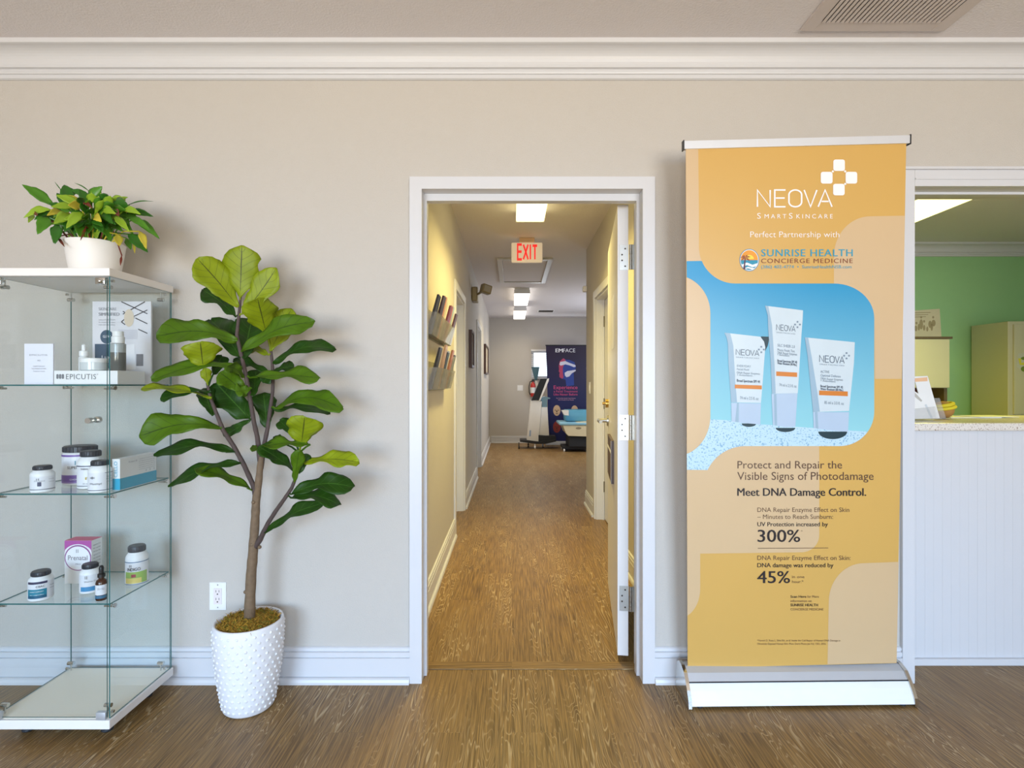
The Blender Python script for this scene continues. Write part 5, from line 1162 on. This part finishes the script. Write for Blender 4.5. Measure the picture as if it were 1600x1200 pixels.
# (zoom frame, base, tip, apparent width, tone, tip depth, arch, real/apparent)
LV = [
 (4,(637,345),(648,48),178,'b',2.06,0,1.05), (4,(625,400),(392,122),165,'b',2.02,.03,1.1), (4,(612,455),(425,300),95,'d',2.12,.05,1.3), (4,(648,440),(845,178),118,'b',2.10,-.04,1.1),
 (4,(785,545),(735,348),172,'b',2.06,0,1.05), (4,(622,590),(160,562),140,'m',1.97,.10,1.25), (4,(640,690),(470,472),150,'d',2.22,.05,1.1), (4,(655,690),(705,465),160,'d',2.22,0,1.0), (4,(650,650),(1064,478),112,'m',2.02,.08,1.3), (4,(808,650),(930,408),125,'b',2.21,0,1.1),
 (4,(830,720),(1178,632),82,'d',2.10,.12,1.5), (4,(428,745),(410,596),180,'b',2.0,0,1.0), (4,(645,745),(132,812),76,'m',1.96,.10,1.6), (4,(475,915),(75,862),48,'b',1.97,.06,2.2), (4,(472,880),(183,925),46,'d',2.0,.08,2.0),
 (4,(690,800),(1094,802),62,'m',2.02,.03,2.0), (4,(692,1035),(500,830),205,'d',2.16,0,1.0), (4,(672,905),(520,770),115,'m',2.05,.05,1.1), (4,(790,1085),(770,885),125,'d',2.20,0,1.0), (4,(838,975),(1222,970),110,'m',2.06,.13,1.3),
 (4,(533,1085),(62,1130),128,'m',1.96,.10,1.25), (4,(692,1040),(545,1135),62,'d',2.14,.0,1.3), (4,(480,1015),(430,860),92,'d',2.16,0,1.0), (4,(800,770),(598,702),56,'d',2.2,.04,1.5), (4,(830,765),(944,735),52,'d',2.22,.05,1.4), (4,(800,672),(672,630),58,'b',2.23,.05,1.4), (4,(482,785),(535,678),80,'d',2.15,0,1.0), (4,(452,835),(440,745),55,'b',2.02,0,1.0), (4,(712,905),(728,755),80,'d',2.2,0,1.0), (4,(660,800),(560,735),70,'m',2.0,.1,1.4),
 (4,(700,860),(610,880),70,'m',2.06,-.05,1.2), (4,(835,985),(1150,1000),60,'d',2.2,.08,1.6), (4,(815,760),(770,830),60,'d',2.12,0,1.2),
 (5,(985,165),(1005,2),178,'b',2.0,0,1.0), (5,(935,95),(862,28),72,'d',2.12,0,1.1), (5,(1035,165),(765,172),58,'m',1.99,.05,1.9), (5,(950,315),(742,172),82,'d',1.98,.03,1.4), (5,(748,190),(694,182),38,'m',2.08,0,1.1), (5,(990,268),(1315,262),80,'b',2.04,.06,1.5), (5,(945,375),(972,195),70,'m',2.0,0,1.0), (5,(975,325),(1018,215),62,'d',2.05,0,1.0),
 (5,(925,445),(1290,400),112,'d',2.05,.10,1.25), (5,(925,465),(1212,505),86,'d',2.02,.10,1.5), (5,(780,665),(1122,490),66,'d',2.02,.06,1.6), (5,(608,205),(145,228),68,'d',1.97,.12,1.7), (5,(640,268),(228,405),62,'d',1.97,.10,1.7), (5,(712,425),(375,300),66,'m',2.0,.06,1.5), (5,(905,165),(830,118),40,'d',2.1,.04,1.3),
]
tone = {'b': 'lf_bright', 'm': 'lf_mid', 'd': 'lf_dark'}
for i, (zf, b_, t_, w_, tn, td, ar, ra) in enumerate(LV):
    zz = z4 if zf == 4 else z5
    bpx, tpx = zz(*b_), zz(*t_)
    an = nearest(bpx); bd = an.y-.006
    bs, tp = P(*bpx, bd), P(*tpx, td)
    app = w_/3.637*(bd+td)/2/F
    bm = B(); app *= 1.08; rnd_ = ra <= 1.1 and tn == 'b'; blade(bm, bs, tp, app*ra, app, OBOV if rnd_ else FIG, ar, cup=.16 if rnd_ else .20, wave=.045 if rnd_ else .095, seed=i*7+1, nl=18)
    if (an-bs).length > .004:
        lc = (tp-bs)*.12
        tube(bm, [an, an.lerp(bs, .6)+Vector((0,0,.004)), bs, bs+lc], [.0035,.003,.0026,.001], 6)
    finish_leaf(obj('leaf', bm, tone[tn], fg))
# peace lily on top of the case
lx_, ly_ = (149-800)*2.10/F, 2.10; lz0 = 1.6842
lily = thing('potted_lily', 'bushy leafy plant with browning tips in a white pot on the display case', 'plant', (lx_, ly_, lz0))
bm = B(); lathe(bm, lx_, ly_, [(.074,lz0),(.078,lz0+.004),(.088,lz0+.06),(.0975,lz0+.125),(.0985,lz0+.130),(.096,lz0+.132),(.0935,lz0+.130),(.088,lz0+.105)], 44); obj('pot', bm, 'potwhite', lily, 'auto')
bm = B(); lathe(bm, lx_, ly_, [(.089,lz0+.108),(.06,lz0+.114),(.01,lz0+.116)], 24); obj('soil', bm, 'soil', lily)
l7 = lambda X, Y: (20+X/6.667, 270+Y/6.667)
LL = [((430,345),(95,122),95,'m',2.0,.02),((400,385),(112,468),62,'l',1.98,.14),((400,400),(222,492),50,'d',2.0,.1),((385,470),(255,640),105,'m',1.98,.1),((470,540),(440,742),90,'d',1.98,.04),((590,285),(535,125),115,'d',2.1,0),((610,180),(780,250),52,'d',2.12,.05),((770,270),(930,142),85,'m',2.1,.03),((510,190),(435,92),9,'d',2.14,0),((810,205),(640,104),12,'d',2.12,.06),
 ((710,340),(448,232),75,'l',1.98,.03),((640,360),(395,355),62,'l',1.95,.06),((510,405),(355,445),58,'y',1.94,.08),((610,450),(425,530),95,'l',1.93,.1),((730,420),(555,580),85,'l',1.93,.08),((700,520),(700,672),85,'m',1.95,.0),((765,560),(705,705),24,'r',1.94,.0),((880,330),(1060,300),150,'d',2.05,.1),((1040,350),(1200,335),125,'d',2.02,.1),((1090,280),(1200,253),34,'l',2.1,.04),
 ((1190,340),(1465,296),12,'d',2.1,.08),((1150,395),(1335,432),62,'l',1.98,.08),((1210,410),(1465,455),62,'d',2.05,.06),((1260,485),(1530,688),75,'m',2.02,.06),((1200,470),(1440,605),66,'m',1.98,.06),((1200,640),(1408,830),105,'d',2.0,.04),((1320,610),(1392,795),62,'y',1.98,.05),((1050,455),(1215,612),66,'l',1.94,.03),((935,408),(1075,425),75,'l',1.94,.08),((870,520),(935,622),100,'d',1.95,.05),
 ((1090,640),(1110,765),75,'y',1.96,.0),((1180,680),(1232,802),56,'m',2.0,.0),((1255,710),(1272,842),28,'y',2.0,0),((465,665),(540,772),28,'r',1.97,0),((420,610),(425,735),36,'m',1.98,0),((1135,860),(1120,968),22,'r',2.06,0),((220,430),(160,520),45,'l',1.98,.04),((1050,400),(1110,450),60,'r',1.93,.04),((740,310),(830,370),40,'r',1.96,.04),((205,420),(262,445),34,'r',1.96,.04)]
rnd = random.Random(11)
for k in range(58):                        # the crowded middle of the plant
    a = 2*PI*k*.381966; q = math.sqrt((k+.5)/58); X = 815+430*q*math.cos(a); Y = 455+(170 if math.sin(a) > 0 else 230)*q*math.sin(a)
    dx, dy = (X-815)/430, (Y-500)/230; n_ = math.hypot(dx, dy)+.15
    L_ = rnd.uniform(150, 240); ux, uy = dx/n_+rnd.uniform(-.3, .3), dy/n_+rnd.uniform(-.2, .55)+.25*abs(dx)
    LL.append(((X-ux*L_*.45, Y-uy*L_*.45), (X+ux*L_*.55, Y+uy*L_*.55), rnd.uniform(52, 92), rnd.choice('ddmmmllmly'), 2.10-.13*math.sqrt(max(0, 1-q*q))+rnd.uniform(-.03, .05), .08))
tl = {'d': 'ly_dark', 'm': 'ly_mid', 'l': 'ly_light', 'y': 'ly_yellow', 'r': 'ly_red'}
for i, (b_, t_, w_, tn, td, ar) in enumerate(LL):
    if w_ > 40: w_ *= 1.18
    bpx, tpx = l7(*b_), l7(*t_); bd = 2.10+(td-2.10)*.55
    bs, tp = P(*bpx, bd), P(*tpx, td); app = w_/6.667*td/F
    bm = B(); blade(bm, bs, tp, app*1.15, app, LILY, ar, cup=.25, wave=.02, seed=i*5+2, nl=9, nw=2)
    root = Vector((lx_+(bs.x-lx_)*.3, ly_+(bs.y-ly_)*.4, lz0+.112)); root.x = max(lx_-.07, min(lx_+.07, root.x)); root.y = max(ly_-.06, min(ly_+.06, root.y))
    m_ = root.lerp(bs, .5)+Vector((0, 0, .03 if bs.z > root.z else .09)); tube(bm, [root, m_, bs, bs+(tp-bs)*.1], [.003,.0025,.002,.0008], 5, caps=False)
    finish_leaf(obj('leaf', bm, tl[tn], lily), .0008)
